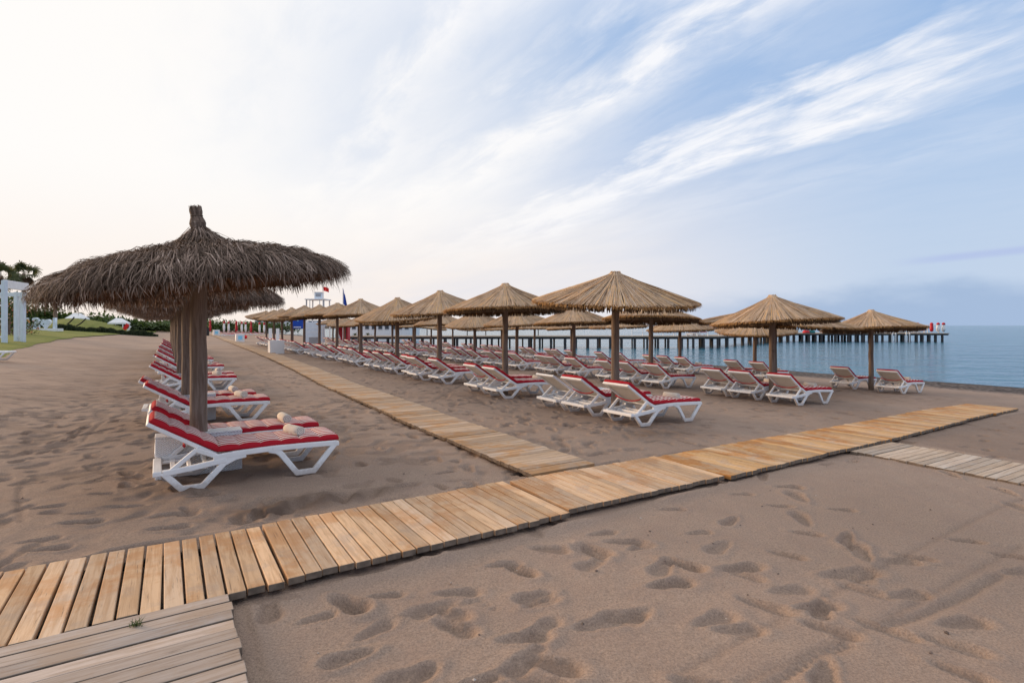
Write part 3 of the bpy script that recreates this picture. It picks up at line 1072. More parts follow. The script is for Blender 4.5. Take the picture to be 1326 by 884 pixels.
    for k, (q, dd, h) in enumerate(rings):
        nn = Vector((-dd.y, dd.x))
        if nn.y < 0: nn = -nn
        if 0 < k < len(rings) - 1:
            d0 = (rings[k][0] - rings[k - 1][0]).normalized() + (rings[k + 1][0] - rings[k][0]).normalized()
            d0.normalize(); nn = Vector((-d0.y, d0.x))
        endf = 0.55 if k in (0, len(rings) - 1) else 1.0
        for (y, z) in prof:
            zz = z * endf * ((0.74 + 0.26 * h) if abs(y) < 0.27 else (0.88 + 0.12 * h)) if z > 0.03 else z
            yy = y * (0.985 + 0.015 * h)
            cb.v.append((q.x + nn.x * zz, yy, q.y + nn.y * zz))
    for k in range(len(rings) - 1):
        for e in range(m):
            a = k * m + e; c = k * m + (e + 1) % m
            cb.f.append((a, c, c + m, a + m))
    cb.f.append(tuple(range(m))[::-1])
    cb.f.append(tuple((len(rings) - 1) * m + e for e in range(m)))
    cb.build('cushion', M['pad'], root, smooth=True)
    return root


proto = make_lounger()
proto_used = [False]


def place_lounger(s, t, label, group, rz=0.0, pad=True, tilt=0.0, pos=None, dz=0.0):
    if pos is None:
        x, y = xy(s, t)
        z = gz(*xy(s, t + 0.8)) + 0.8 * math.tan(tilt)
    else:
        x, y, z = pos
    if not proto_used[0] and pad:
        o = proto; proto_used[0] = True
    else:
        o = copy_tree(proto, skip=() if pad else ('cushion', 'strap'))
    o.location = (x, y, z + 0.004 + dz)
    o.rotation_euler = (0, tilt, RZ + rz)
    tag(o, label, 'sun lounger', group)
    return o


def make_towel():
    b = MB()
    n = 20
    prof = [(0.0, -0.15), (0.049, -0.15), (0.052, -0.147), (0.053, -0.05), (0.052, 0.05), (0.052, 0.147), (0.049, 0.15), (0.0, 0.15)]
    for (r, y) in prof:
        for s in range(n):
            a = 2 * PI * s / n
            b.v.append((r * math.cos(a) * 1.05, y, r * math.sin(a) * 0.95))
    for k in range(1, len(prof) - 2):
        for s in range(n):
            a0 = k * n + s; a1 = k * n + (s + 1) % n
            b.f.append((a0, a0 + n, a1 + n, a1))
    for y, fl in ((-0.1505, 1), (0.1505, 0)):
        i = len(b.v)
        for s in range(n):
            a = 2 * PI * s / n
            b.v.append((0.0495 * math.cos(a) * 1.05, y, 0.0495 * math.sin(a) * 0.95))
        ring = tuple(range(i, i + n))
        b.f.append(ring if fl else ring[::-1])
    # loose outer flap of the roll
    i = len(b.v)
    for y in (-0.149, 0.149):
        for k in range(5):
            a = R(200 + k * 14); r = 0.055 + 0.002 * k
            b.v.append((r * math.cos(a), y, r * math.sin(a)))
    for k in range(4):
        b.f.append((i + k, i + k + 1, i + k + 6, i + k + 5))
    return b.mesh('towel', M['towel'], smooth=True)


TOWEL = make_towel()


def place_towel(s, t, z, label, rz=0.0):
    x, y = xy(s, t)
    o = obj('rolled_towel', TOWEL)
    o.location = (x, y, z)
    o.rotation_euler = (0, 0, RZ + rz)
    tag(o, label, 'towel', 'rolled towels left on the sunbeds')
    return o


# ------------------------------------------------------------------ reed parasol
def straw_canopy(seed, rad, H=0.62):
    r = random.Random(seed)

    def prof(q):                                   # drop below the apex at radius q
        f = q / rad
        return H * (0.85 * f ** 0.78 + 0.15 * f ** 2.4)
    shell = MB()
    pr = [(q * rad, -prof(q * rad) - 0.035) for q in (0.02, 0.1, 0.25, 0.45, 0.65, 0.85, 0.97)]
    shell.lathe(pr, 40)
    st_ = MB()
    n = int(2300 * rad / 1.5)
    for k in range(n):
        a = r.uniform(0, 2 * PI)
        r0 = 0.02 if r.random() < 0.55 else rad * r.uniform(0.05, 0.75)
        r1 = rad * r.uniform(0.965, 1.025)
        lift = r.uniform(0.0, 0.030)
        da = r.gauss(0, 0.025)
        pts = []
        for f in (0, 0.33, 0.66, 1.0):
            q = r0 + (r1 - r0) * f
            aa = a + da * f
            pts.append((q * math.cos(aa), q * math.sin(aa), -prof(q) + lift * (1 - 0.3 * f) + r.uniform(-0.004, 0.004)))
        side = Vector((-math.sin(a), math.cos(a), r.uniform(-0.5, 0.5))).normalized()
        wd = r.uniform(0.006, 0.012)
        st_.strip(pts, [wd * 0.5 if r0 < 0.1 else wd, wd, wd * 1.3, wd * 1.2], side)
    fr = MB()
    for k in range(int(1500 * rad / 1.5)):            # cut reed ends: the golden lip
        a = r.uniform(0, 2 * PI)
        q = rad * r.uniform(0.975, 1.02)
        l = r.uniform(0.025, 0.06)
        o_ = r.uniform(-0.005, 0.03)
        z0 = -prof(min(q, rad)) + r.uniform(-0.01, 0.016)
        pts = [(q * math.cos(a), q * math.sin(a), z0), ((q + o_) * math.cos(a), (q + o_) * math.sin(a), z0 - l)]
        fr.strip(pts, [0.015, 0.012], Vector((-math.sin(a), math.cos(a), 0)))
    for k in range(int(1500 * rad / 1.5)):            # recessed skirt under the lip, rim shade put into its dark colour
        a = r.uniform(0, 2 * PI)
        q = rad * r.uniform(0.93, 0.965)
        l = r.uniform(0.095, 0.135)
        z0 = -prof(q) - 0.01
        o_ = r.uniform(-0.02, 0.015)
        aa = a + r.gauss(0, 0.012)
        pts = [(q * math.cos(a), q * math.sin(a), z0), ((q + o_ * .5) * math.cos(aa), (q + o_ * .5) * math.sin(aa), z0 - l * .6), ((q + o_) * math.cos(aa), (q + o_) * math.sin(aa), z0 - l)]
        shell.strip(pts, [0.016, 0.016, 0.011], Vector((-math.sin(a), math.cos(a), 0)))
    for k in range(14):                              # stray reeds
        a = r.uniform(0, 2 * PI); q = rad * r.uniform(0.7, 1.0)
        l = r.uniform(0.12, 0.3)
        z0 = -prof(q) + 0.01
        pts = [(q * math.cos(a), q * math.sin(a), z0), ((q + l * 0.6) * math.cos(a + 0.05), (q + l * 0.6) * math.sin(a + 0.05), z0 - l * 0.15), ((q + l) * math.cos(a + 0.1), (q + l) * math.sin(a + 0.1), z0 - l * r.uniform(0.3, 0.8))]
        fr.strip(pts, [0.006, 0.005, 0.003], Vector((-math.sin(a), math.cos(a), 0)))
    # tuft binding at the very top
    for k in range(120):
        a = r.uniform(0, 2 * PI)
        pts = [(0.085 * math.cos(a), 0.085 * math.sin(a), 0.020 + r.uniform(-0.012, 0.012)), (0.10 * math.cos(a), 0.10 * math.sin(a), -0.005), (0.17 * math.cos(a), 0.17 * math.sin(a), -prof(0.17) + 0.03)]
        st_.strip(pts, [0.012, 0.014, 0.012], Vector((-math.sin(a), math.cos(a), 0)))
    cap = [(0.0, 0.03), (0.05, 0.03), (0.07, 0.0), (0.16, -prof(0.16) + 0.012)]
    rb = MB()
    for k in range(8):
        a = 2 * PI * k / 8 + 0.2
        rb.tube([(0.06 * math.cos(a), 0.06 * math.sin(a), -prof(0.06) - 0.05), (rad * 0.93 * math.cos(a), rad * 0.93 * math.sin(a), -prof(rad * 0.93) - 0.06)], 0.022, 6)
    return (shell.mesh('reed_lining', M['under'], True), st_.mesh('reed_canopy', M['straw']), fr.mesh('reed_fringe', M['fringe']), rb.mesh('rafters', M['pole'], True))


STRAW = [straw_canopy(100 + k, 1.5, (0.66, 0.53, 0.63, 0.62, 0.68)[k]) for k in range(5)]
POLE = {}


def pole_mesh(h, r0, r1, mat, seed, seg=14):
    r = random.Random(seed)
    b = MB()
    n = 12
    pts, rr = [], []
    for k in range(n + 1):
        f = k / n
        pts.append((r.uniform(-0.006, 0.006), r.uniform(-0.006, 0.006), -0.12 + (h + 0.12) * f))
        rr.append((r0 + (r1 - r0) * f) * r.uniform(0.97, 1.03))
    b.tube(pts, rr, seg)
    return b.mesh('pole', mat, True)


POLE_STRAW = [pole_mesh(2.0, 0.080, 0.066, M['pole'], 20 + k) for k in range(3)]


def parasol(s, t, H, label, group, seed, lean=0.0, rad=1.5):
    r = random.Random(seed)
    x, y = xy(s, t)
    root = empty('reed_parasol', (x, y, gz(x, y)))
    tag(root, label, 'parasol', group)
    if lean:
        la = r.uniform(0, 2 * PI)
        root.rotation_euler = (lean * math.cos(la), lean * math.sin(la), 0)
    p = obj('pole', POLE_STRAW[seed % 3], root)
    p.scale = (1, 1, (H - 0.20) / 2.0)
    p.rotation_euler[2] = r.uniform(0, 6)
    lin, can, fri, raf = STRAW[seed % 5]
    c = obj('canopy', can, root)
    c.location = (0, 0, H)
    k = rad / 1.5
    c.scale = (k, k, 1)
    c.rotation_euler = (r.gauss(0, 0.045), r.gauss(0, 0.045), r.uniform(0, 6.28))
    obj('fringe', fri, c)
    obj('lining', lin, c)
    obj('rafters', raf, c)
    return root


def wicker_box(x, y, z, sx, sy, sz, label, group, rz=RZ, name='wicker_table', cat='side table'):
    root = empty(name, (x, y, z), rz)
    tag(root, label, cat, group)
    MB().box((0, 0, sz / 2 - 0.005), (sx, sy, sz - 0.01)).build('body', M['wicker'], root, bevel=0.012)
    MB().box((0, 0, sz), (sx + 0.004, sy + 0.004, 0.020)).build('top', M['wicker'], root, bevel=0.006)
    return root


R1 = [(797, 353), (654, 368), (568.5, 377), (514, 386), (467.5, 387.5), (436, 392.6), (413.5, 395), (393.7, 395.8), (378, 398.3), (365.5, 400), (354.5, 401), (345, 402)]
R2 = [(1000, 383), (843, 396), (743, 398), (669, 402), (614.5, 404), (571, 406), (537, 407), (508, 408.5), (485.5, 409), (464.5, 410), (447, 410.5), (431, 411)]
R3 = [(1128, 402), (977, 411), (880.5, 411), (800, 412), (740, 413), (692, 413.5), (650, 414), (615, 414), (586, 414.5), (558.5, 415), (535, 415.5)]
N1 = [3, 2, 3, 3, 3, 3, 2, 3, 3, 2, 3, 2]
N2 = [3, 3, 3, 3, 3, 2, 3, 3, 2, 3, 2, 2]
N3 = [2, 2, 3, 2, 3, 2, 3, 2, 2, 2, 2]
WHICH = {2: ['nearer of the pair', 'farther of the pair'], 3: ['nearest of three', 'middle one of three', 'farthest of three']}
rr = random.Random(42)
for name, row, counts, tu, tl, tilt, nt in (('walkway row', R1, N1, 6.96, 6.47, 0.02, 9), ('middle row', R2, N2, 12.9, 12.3, 0.037, 6), ('waterside row', R3, N3, 19.8, 19.12, 0.036, 4)):
    for k, ((px, pk), n) in enumerate(zip(row, counts)):
        x, y = row_pos(px, tu)
        s = x * U[0] + y * U[1]
        z = gz(x, y)
        H = 1.65 + (421 - pk) * y / 700 - z
        H = max(2.45 if tu < 10 else 2.62, min(2.85, H))
        parasol(s, tu, H, f'reed parasol on a bare pole, {ORD[k]} from the near end of the {name}', f'reed parasols of the {name}', k + len(name), 0.012 if k else 0.0)
        offs = [-0.66, 0.52, 1.34] if n == 3 else [-0.62, 0.55]
        if name == 'walkway row' and k == 1: offs = [-0.45, 0.55]
        if name == 'waterside row' and k == 0: offs = [-0.80, 0.62]
        if name == 'middle row' and k == 0: offs = [-0.60, 0.46, 1.3]
        for j, of in enumerate(offs):
            pad = not (name == 'walkway row' and k == 0 and j == 2)
            hero = k == 0
            ls = s + of + (0 if hero else rr.uniform(-0.06, 0.06))
            lt = tl + (0 if hero else rr.uniform(-0.12, 0.12))
            rz = R(rr.uniform(-1.5, 1.5) if hero else rr.uniform(-4, 4))
            who = WHICH[n][j]
            lab = f'red padded sunbed, {who} under the {ORD[k]} reed parasol of the {name}'
            if not pad: lab = 'bare white sunbed without a pad, beside the two red ones under the first parasol'
            place_lounger(ls, lt, lab, f'sunbeds of the {name}', rz, pad, tilt)
            if pad and k < nt and rr.random() < (0.95 if k < 3 and j == 0 else 0.55):
                ts, tt = ls + rr.uniform(-0.05, 0.1), lt + rr.uniform(1.18, 1.38)
                place_towel(ts, tt, gz(*xy(ts, tt)) + 0.449, f'beige towel roll on the {who.replace(" one", "")}, {ORD[k]} parasol, {name}', R(rr.uniform(-14, 14)))

parasol(9.86, 16.1, 2.66, 'wide reed parasol half hidden directly behind the first parasol of the middle row', None, 3, 0.0, 2.35)


# ------------------------------------------------------------------ thatched parasols of the near left row
def thatch_canopy(seed, rad=1.52):
    r = random.Random(seed)

    def prof(q):
        f = q / rad
        return 0.05 + 0.13 * min(1, f / 0.16) + 0.36 * f + 0.10 * max(0, f - 0.75) / 0.25
    shell = MB()
    shell.lathe([(q * rad, -prof(q * rad) - 0.05) for q in (0.03, 0.12, 0.2, 0.4, 0.6, 0.8, 0.96)], 40)
    st_ = MB()
    tiers = [0.03, 0.17, 0.44, 0.72, 1.00, 1.27]
    for ti, r0 in enumerate(tiers):
        n = int(500 + 2100 * r0)
        for k in range(n):
            a = r.uniform(0, 2 * PI)
            q0 = max(0.01, r0 + r.uniform(-0.06, 0.06))
            l = r.uniform(0.22, 0.46) * (0.7 if ti < 2 else 1)
            lift = 0.035 + r.uniform(0, 0.065)
            sw = r.gauss(0, 0.30)
            ca, sa = math.cos(a), math.sin(a)
            pts = []
            for f in (0, 0.35, 0.7, 1.0):
                q = q0 + l * f * (1.0 if q0 + l * f < rad else 0.86)
                q = min(q, rad * 1.02 + 0.03 * f)
                z = -prof(min(q, rad)) + lift * (1.0 - 0.2 * f) + 0.055 * math.sin(f * PI) * r.uniform(0.2, 1.3) - (0.075 * f * f if ti else 0)
                tw = sw * l * f * 0.8
                pts.append((q * ca - tw * sa, q * sa + tw * ca, z))
            side = Vector((-sa, ca, r.uniform(-0.6, 0.6))).normalized()
            wd = r.uniform(0.004, 0.012)
            st_.strip(pts, [wd, wd, wd * 0.8, wd * 0.3], side)
    fr = MB()
    for k in range(4200):
        a = r.uniform(0, 2 * PI)
        ca, sa = math.cos(a), math.sin(a)
        q0 = rad * r.uniform(0.86, 1.0)
        l = r.uniform(0.08, 0.175) * (1.3 if r.random() < .05 else 1)
        sw = r.gauss(0, 0.30)
        z0 = -prof(q0) + r.uniform(-0.02, 0.05)
        o_ = r.uniform(-0.01, 0.09)
        pts = [(q0 * ca, q0 * sa, z0)]
        for f in (0.4, 0.75, 1.0):
            q = q0 + o_ * math.sin(f * PI * 0.6)
            tw = sw * l * f
            pts.append((q * ca - tw * sa, q * sa + tw * ca, z0 - l * f ** 1.25))
        wd = r.uniform(0.005, 0.012)
        fr.strip(pts, [wd, wd, wd * 0.8, wd * 0.25], Vector((-sa, ca, r.uniform(-0.3, 0.3))).normalized())
    for k in range(26):
        a = r.uniform(0, 2 * PI); ca, sa = math.cos(a), math.sin(a)
        q = rad * r.uniform(0.5, 1.0); z0 = -prof(q) + 0.05; l = r.uniform(0.1, 0.25)
        up = r.uniform(-0.1, 0.14)
        pts = [(q * ca, q * sa, z0), ((q + l * .6) * ca, (q + l * .6) * sa, z0 + up * .5), ((q + l) * ca, (q + l) * sa, z0 + up * .5 - .04)]
        st_.strip(pts, [.007, .006, .002], Vector((-sa, ca, 0)))
    knot = MB()
    knot.lathe([(0.0, 0.245), (0.05, 0.245), (0.062, 0.20), (0.052, 0.155), (0.058, 0.145), (0.078, 0.09), (0.080, 0.05), (0.062, 0.0), (0.07, -0.06), (0.16, -0.16)], 20, wob=0.05, rnd=r)
    for k in range(260):
        a = r.uniform(0, 2 * PI); ca, sa = math.cos(a), math.sin(a)
        up = r.random() < 0.4
        if up:
            pts = [(0.056 * ca, 0.056 * sa, 0.14), (0.066 * ca, 0.066 * sa, 0.20), (r.uniform(.04, .07) * ca, r.uniform(.04, .07) * sa, 0.255 + r.uniform(-.01, .015))]
        else:
            pts = [(0.055 * ca, 0.055 * sa, 0.155), (0.084 * ca, 0.084 * sa, 0.07), (0.068 * ca, 0.068 * sa, -0.02)]
        knot.strip(pts, [.012, .013, .008], Vector((-sa, ca, r.uniform(-.3, .3))).normalized())
    knot.tube([(0.058 * math.cos(q * PI / 8), 0.058 * math.sin(q * PI / 8), 0.15) for q in range(17)], 0.008, 5)
    ribs = MB()
    for k in range(10):
        a = 2 * PI * k / 10
        ribs.tube([(0.06 * math.cos(a), 0.06 * math.sin(a), -prof(0.06) - 0.09), (rad * 0.9 * math.cos(a), rad * 0.9 * math.sin(a), -prof(rad * 0.9) - 0.075)], 0.02, 6)
    und = MB()
    for k in range(900):
        a = r.uniform(0, 2 * PI); ca, sa = math.cos(a), math.sin(a)
        q0 = rad * r.uniform(0.05, 0.8); q1 = min(rad * .97, q0 + r.uniform(.2, .4))
        und.strip([(q0 * ca, q0 * sa, -prof(q0) - .052 - r.uniform(0, .02)), (q1 * ca, q1 * sa, -prof(q1) - .055 - r.uniform(0, .03))], [.014, .01], Vector((-sa, ca, r.uniform(-.4, .4))).normalized())
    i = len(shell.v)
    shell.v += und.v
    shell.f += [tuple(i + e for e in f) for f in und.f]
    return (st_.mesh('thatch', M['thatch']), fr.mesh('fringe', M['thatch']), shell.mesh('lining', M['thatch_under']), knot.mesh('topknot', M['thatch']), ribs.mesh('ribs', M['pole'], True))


THATCH = [thatch_canopy(300), thatch_canopy(301)]
POLE_T = [pole_mesh(2.3, 0.092, 0.082, M['pole'], 60 + k, 18) for k in range(2)]
LEFT_S = [7.05, 10.95, 15.9, 20.2, 24.5, 28.8, 33.1, 37.4, 41.7]
for k, s in enumerate(LEFT_S):
    x, y = xy(s, 0.31)
    root = empty('thatched_parasol', (x, y, gz(x, y)))
    tag(root, f'shaggy grey brown thatched parasol with topknot, {ORD[k]} in the near left row', 'parasol', 'thatched parasols of the left row')
    obj('pole', POLE_T[k % 2], root).rotation_euler[2] = k
    th, fri, lin, kn, ri = THATCH[k % 2]
    c = obj('canopy', th, root)
    c.location = (0, 0, 2.73 + (0 if k == 0 else rr.uniform(-0.04, 0.04)))
    # the near one leans up on its seaward side
    ax = Vector((U[0], U[1], 0))
    c.rotation_mode = 'QUATERNION'
    from mathutils import Quaternion
    lean = R(-7.5) if k == 0 else R(rr.uniform(-3, 1))
    c.rotation_quaternion = Quaternion(ax, lean) @ Quaternion((0, 0, 1), k * 1.3)
    for nm, me in (('fringe', fri), ('lining', lin), ('topknot', kn), ('ribs', ri)):
        obj(nm, me, c)
    for j, of in enumerate((-0.48, 0.47)):
        who = WHICH[2][j]
        ls = s + of + (0 if k == 0 else rr.uniform(-0.04, 0.04)); lt = (0.0 if k == 0 else -0.20 + 0.02 * k + rr.uniform(-0.05, 0.05))
        place_lounger(ls, lt, f'red striped sunbed, {who} under the {ORD[k]} thatched parasol', 'sunbeds of the left thatched row', R(0.5 if k == 0 else rr.uniform(-2, 2)))
        if k < 6:
            place_towel(ls + 0.02, lt + (1.24, 1.30)[j], 0.452, f'rolled beige towel on the {who.split()[0]} striped sunbed under the {ORD[k]} thatched parasol', R(20 if j == 0 else 8) + R(rr.uniform(-5, 5)))
    if k < 6:
        bx_, by_ = xy(s + 0.0, 0.32)
        wicker_box(bx_, by_, -0.01, 0.84, 0.26, 0.45, f'white wicker table around the pole of the {ORD[k]} thatched parasol', 'wicker tables of the thatched row')


# ------------------------------------------------------------------ pier
WL = -0.8                                            # water level
pier = empty('pier', (0, 0, 0))
tag(pier, 'long dark timber pier on piles running out over the sea', 'pier')
DZ = 0.50


def deck_piece(x0, y0, x1, y1, width):
    L = math.hypot(x1 - x0, y1 - y0); a = math.atan2(y1 - y0, x1 - x0)
    o = MB().box((L / 2, 0, -0.05), (L, width, 0.10)).build('deck', M['deck'], pier)
    o.location = (x0, y0, DZ); o.rotation_euler = (0, 0, a)
    e = MB()
    for yy in (-width / 2 + 0.25, width / 2 - 0.25):
        e.box((L / 2, yy, -0.21), (L - 0.05, 0.18, 0.22))
    n = int(L / 1.9)
    for k in range(n + 1):
        e.box((0.15 + (L - 0.3) * k / n, 0, -0.215), (0.16, width - 0.7, 0.20))
    e.build('beam', M['pier_wood'], o)
    return o


M['deck'] = wood_mat('pier_deck', (0.46, 0.36, 0.26), (0.42, 0.37, 0.32), (0.36, 0.25, 0.16), 'y', 0.5, 0.2)
PM = pole_mesh(2.6, 0.13, 0.12, M['pier_wood'], 90, 10)
npile = [0]


def pile(x, y, k=1.0):
    o = obj('pile', PM, pier)
    o.location = (x, y, DZ - 0.12 - 2.6)
    o.scale = (k, k, 1)
    o.rotation_euler[2] = npile[0]
    npile[0] += 1


deck_piece(-17.5, 59, 22.2, 59, 3.4)
deck_piece(21.5, 59.6, 38.6, 80.0, 3.4)
rp = random.Random(5)
x = -17.0
k = 0
while x < 22.3:
    pile(x + rp.uniform(-.15, .15), 57.5, rp.uniform(.8, 1.15))
    pile(x + 0.55 + rp.uniform(-.15, .15), 60.5, rp.uniform(.7, 1.0))
    x += 1.25
for k in range(9):
    f = (k + 0.7) / 9
    for sd_ in (-1.4, 1.4):
        pile(21.5 + 17.1 * f + sd_ * 0.77, 59.6 + 20.4 * f - sd_ * 0.64, 1.3)
near_pier = pier
pier = empty('pier_platform', (0, 0, 0))
tag(pier, 'broad dark bathing platform on close set piles at the seaward end of the pier', 'platform')
deck_piece(36.9, 82.3, 63.4, 82.3, 8.0)
x = 37.2
while x < 63.4:
    pile(x + rp.uniform(-.12, .12), 78.6, rp.uniform(1.2, 1.9)); pile(x + 0.5 + rp.uniform(-.2, .2), 82.0, 1.3); x += 0.98
pier, platform = near_pier, pier
rl = MB()
for (x0, y0, x1, y1) in ((12.8, 57.5, 17.2, 57.5), (17.4, 57.5, 22.0, 57.5)):
    n = 4
    for k in range(n + 1):
        rl.box((x0 + (x1 - x0) * k / n, y0, DZ + 0.5), (0.07, 0.07, 1.0))
    for z in (0.35, 0.95):
        rl.box(((x0 + x1) / 2, y0, DZ + z), (x1 - x0, 0.05, 0.06))
    for k in range(n):
        a = Vector((x0 + (x1 - x0) * k / n, y0 + 0.03, DZ + 0.38)); c = Vector((x0 + (x1 - x0) * (k + 1) / n, y0 + 0.03, DZ + 0.92))
        rl.tube([a, c], 0.02, 4)
rl.build('railing', M['white'], pier)
for x0 in (55.2, 57.2):
    ld = MB()
    for dx_ in (-0.25, 0.25):
        ld.box((x0 + dx_, 78.1, DZ - 0.5), (0.10, 0.10, 2.0))
    for q in range(6):
        ld.box((x0, 78.1, DZ - 1.3 + q * 0.3), (0.5, 0.05, 0.05))
    ld.build('ladder', M['white'], platform)


def lamp_post(x, y, z, h, label):
    r_ = empty('lamp_post', (x, y, z))
    tag(r_, label, 'lamp post', 'lamp posts along the pier')
    MB().tube([(0, 0, 0), (0, 0, h)], 0.05, 8).build('post', M['dark'], r_)
    MB().lathe([(0.0, h + 0.28), (0.12, h + 0.24), (0.14, h + 0.05), (0.06, h)], 10).build('lantern', M['white'], r_)


for px in (553, 605, 629, 697, 800):
    lamp_post((px - 663) / 700 * 60.3, 60.3, DZ, 0.75, 'slim dark lamp post standing on the pier deck behind the waterside parasols')


def closed_parasol(x, y, z, h, label, redtop, group='closed parasols on the pier'):
    r_ = empty('closed_parasol', (x, y, z))
    tag(r_, label, 'parasol', group)
    MB().tube([(0, 0, 0), (0, 0, h)], 0.035, 8).build('pole', M['white'], r_)
    MB().lathe([(0.05, h * 0.14), (0.20, h * 0.16), (0.25, h * 0.45), (0.17, h * 0.80)], 12).build('canopy', M['red'] if redtop == 2 else M['white'], r_, True)
    MB().lathe([(0.17, h * 0.78), (0.23, h * 0.80), (0.20, h * 0.93), (0.06, h)], 12).build('cap', M['red'], r_, True)


for px, h, c, lab in ((1206.5, 1.55, 2, 'closed red and white parasol at the pier end, leftmost of the last three'), (1215, 1.55, 1, 'closed white parasol with red cap, middle of three at the pier end'),
                      (1222, 1.55, 1, 'closed white parasol with red cap, last one before the tip of the pier'), (1188.5, 1.55, 1, 'closed red capped parasol just above the rim of the waterside reed parasol')):
    closed_parasol((px - 663) / 700 * 80, 80, DZ, h, lab, c)
tent = empty('canopy_tent', ((1199 - 663) / 700 * 83, 83, DZ))
tag(tent, 'low white canopy among the closed parasols on the pier platform', 'canopy')
b = MB()
for sx in (-1, 1):
    for sy in (-1, 1):
        b.box((sx * 1.1, sy * 1.1, 0.55), (0.08, 0.08, 1.1))
b.build('frame', M['white'], tent)
MB().box((0, 0, 1.15), (2.5, 2.5, 0.16)).build('roof', M['white'], tent, bevel=0.04)
k = 0
for px in range(1066, 1200, 9):
    q = (px - 663) / 700 * 79.4
    place_lounger(0, 0, 'white sunbed with red pad standing in line on the far pier platform', 'sunbeds on the pier platform', R(rp.uniform(-25, 25)), k % 3 != 1, 0, (q, 79.4 + rp.uniform(-.3, 2), DZ + 0.01))
    k += 1
for px in (1000, 1016, 1030):
    q = (px - 663) / 700 * 79.6
    place_lounger(0, 0, 'sunbed with red pad where the pier turns towards its platform', 'sunbeds at the bend of the pier', R(rp.uniform(-25, 25)), True, 0, (q - 0.2, 80.0, DZ + 0.01))
for px, mt, lab in ((1044, 'red', 'red bundle beside the teal one on the pier platform'), (1051, 'teal', 'teal bundle beside the red one on the pier platform')):
    o = MB().lathe([(0.0, 0.75), (0.25, 0.72), (0.42, 0.45), (0.45, 0.15), (0.38, 0.0)], 14, wob=0.06, rnd=rp).build('cloth_bundle', M[mt], None, True)
    o.location = ((px - 663) / 700 * 79, 79, DZ + 0.01); o.scale = (1.1, 1.1, 0.6)
    tag(o, lab, 'bundle', None)
for px in (893, 901):
    q = (px - 663) / 700 * 58.6
    place_lounger(0, 0, 'red padded sunbed on the near arm of the pier past the white railing', 'sunbeds on the near arm of the pier', R(rp.uniform(-25, 25)), True, 0, (q, 58.6, DZ + 0.01))
# tall net hanging beside the pier
# ------------------------------------------------------------------ back of the beach, centre
for (px, py_w, Y, sz, lab) in ((357.5, 18, 31.6, 0.78, 'large white wicker cube beside the planked walk, nearest of the cubes'), (310.5, 10, 55, 0.78, 'white wicker cube with a blue square on its side, farther up the walk'),
                               (280, 9, 88, 0.95, 'small distant white cube with a blue square at the far end of the walk')):
    x, y, z = at(px, Y)
    r_ = wicker_box(x, y, z - 0.02, sz, sz, sz, lab, None, RZ, 'wicker_cube', 'cube table')
    if Y > 40:
        q = MB().box((0, 0, 0), (sz * 0.5, 0.012, sz * 0.5)).build('blue_square', M['cyan'], r_)
        q.location = (0.0, -sz / 2 - 0.008, sz * 0.55)
x, y, z = at(267, 86)
bin_ = empty('litter_bin', (x, y, z), RZ)
tag(bin_, 'dark brown box shaped bin standing left of the far cube', 'bin')
MB().box((0, 0, 0.6), (0.8, 0.7, 1.2)).build('body', M['dark'], bin_, bevel=0.02)
MB().box((0, 0, 1.23), (0.9, 0.8, 0.06)).build('lid', M['dark'], bin_)

# blue notice board on two posts
Yb = 46.0
x0, _, z0 = at(379, Yb)
x1 = at(394.5, Yb)[0]
sg = empty('notice_board', ((x0 + x1) / 2, Yb, z0))
tag(sg, 'blue notice board on two brown posts among the walkway row', 'sign')
hw = (x1 - x0) / 2
for sx in (-1, 1):
    MB().tube([(sx * hw, 0, -0.1), (sx * hw, 0, 2.55)], 0.075, 10).build('post', M['pole'], sg)
MB().box((0, -0.10, 1.95), (2 * hw + 0.10, 0.06, 0.96)).build('board', M['blue'], sg, bevel=0.01)
b = MB()
b.lathe([(0.0, 0.012), (0.07, 0.010), (0.075, 0.0)], 16)
o = b.build('emblem', M['cyan'], sg); o.location = (-0.02, -0.135, 2.17); o.rotation_euler = (R(90), 0, 0)
MB().box((-0.06, -0.137, 1.60), (0.62, 0.012, 0.075)).build('caption_strip', M['white'], sg)

# lifeguard tower
Yt = 52.0
xa, _, z0 = at(401, Yt); xb = at(423, Yt)[0]
tw = empty('lifeguard_tower', ((xa + xb) / 2, Yt, z0))
tag(tw, 'white lifeguard tower with a small cabin seat on top, behind the walkway row', 'lifeguard tower')
hw = (xb - xa) / 2
zt = 1.65 + 33 * Yt / 700 - z0                      # platform
b = MB()
for sx in (-1, 1):
    for sy in (-1, 1):
        b.stroke([(sx * (hw + 0.04), 0), (sx * hw, zt)], 0.10, sy * 0.8 - 0.05, sy * 0.8 + 0.05)
b.build('legs', M['white'], tw)
MB().box((0, 0, zt), (2 * hw + 0.25, 1.9, 0.10)).build('platform', M['white'], tw)
zp = zt
b = MB()
for sx in (-hw, -hw + .35, hw - .35, hw):
    b.box((sx, -0.9, zp - 0.42), (0.05, 0.05, 0.8))
b.box((0, -0.9, zp - 0.85), (2 * hw, 0.05, 0.05))
b.build('railing', M['steel'], tw)
b = MB().box((0.0, 0, zp + 0.36), (0.66, 0.7, 0.60))
cabin = b.build('cabin', M['bluewhite'], tw, bevel=0.02)
cabin.location.x = 0.08
MB().box((0.05, -0.36, zp + 0.42), (0.5, 0.02, 0.26)).build('window', M['steel'], cabin)
MB().box((0, 0, zp + 0.70), (0.75, 0.8, 0.05)).build('roof', M['white'], cabin)
MB().box((0, -0.86, 1.20), (2 * hw + 0.14, 0.05, 1.9)).build('front_panel', M['bluewhite'], tw)
b = MB()
for q in range(5):
    b.box((0, -0.89, 0.35 + q * 0.42), (2 * hw + 0.16, 0.02, 0.03))
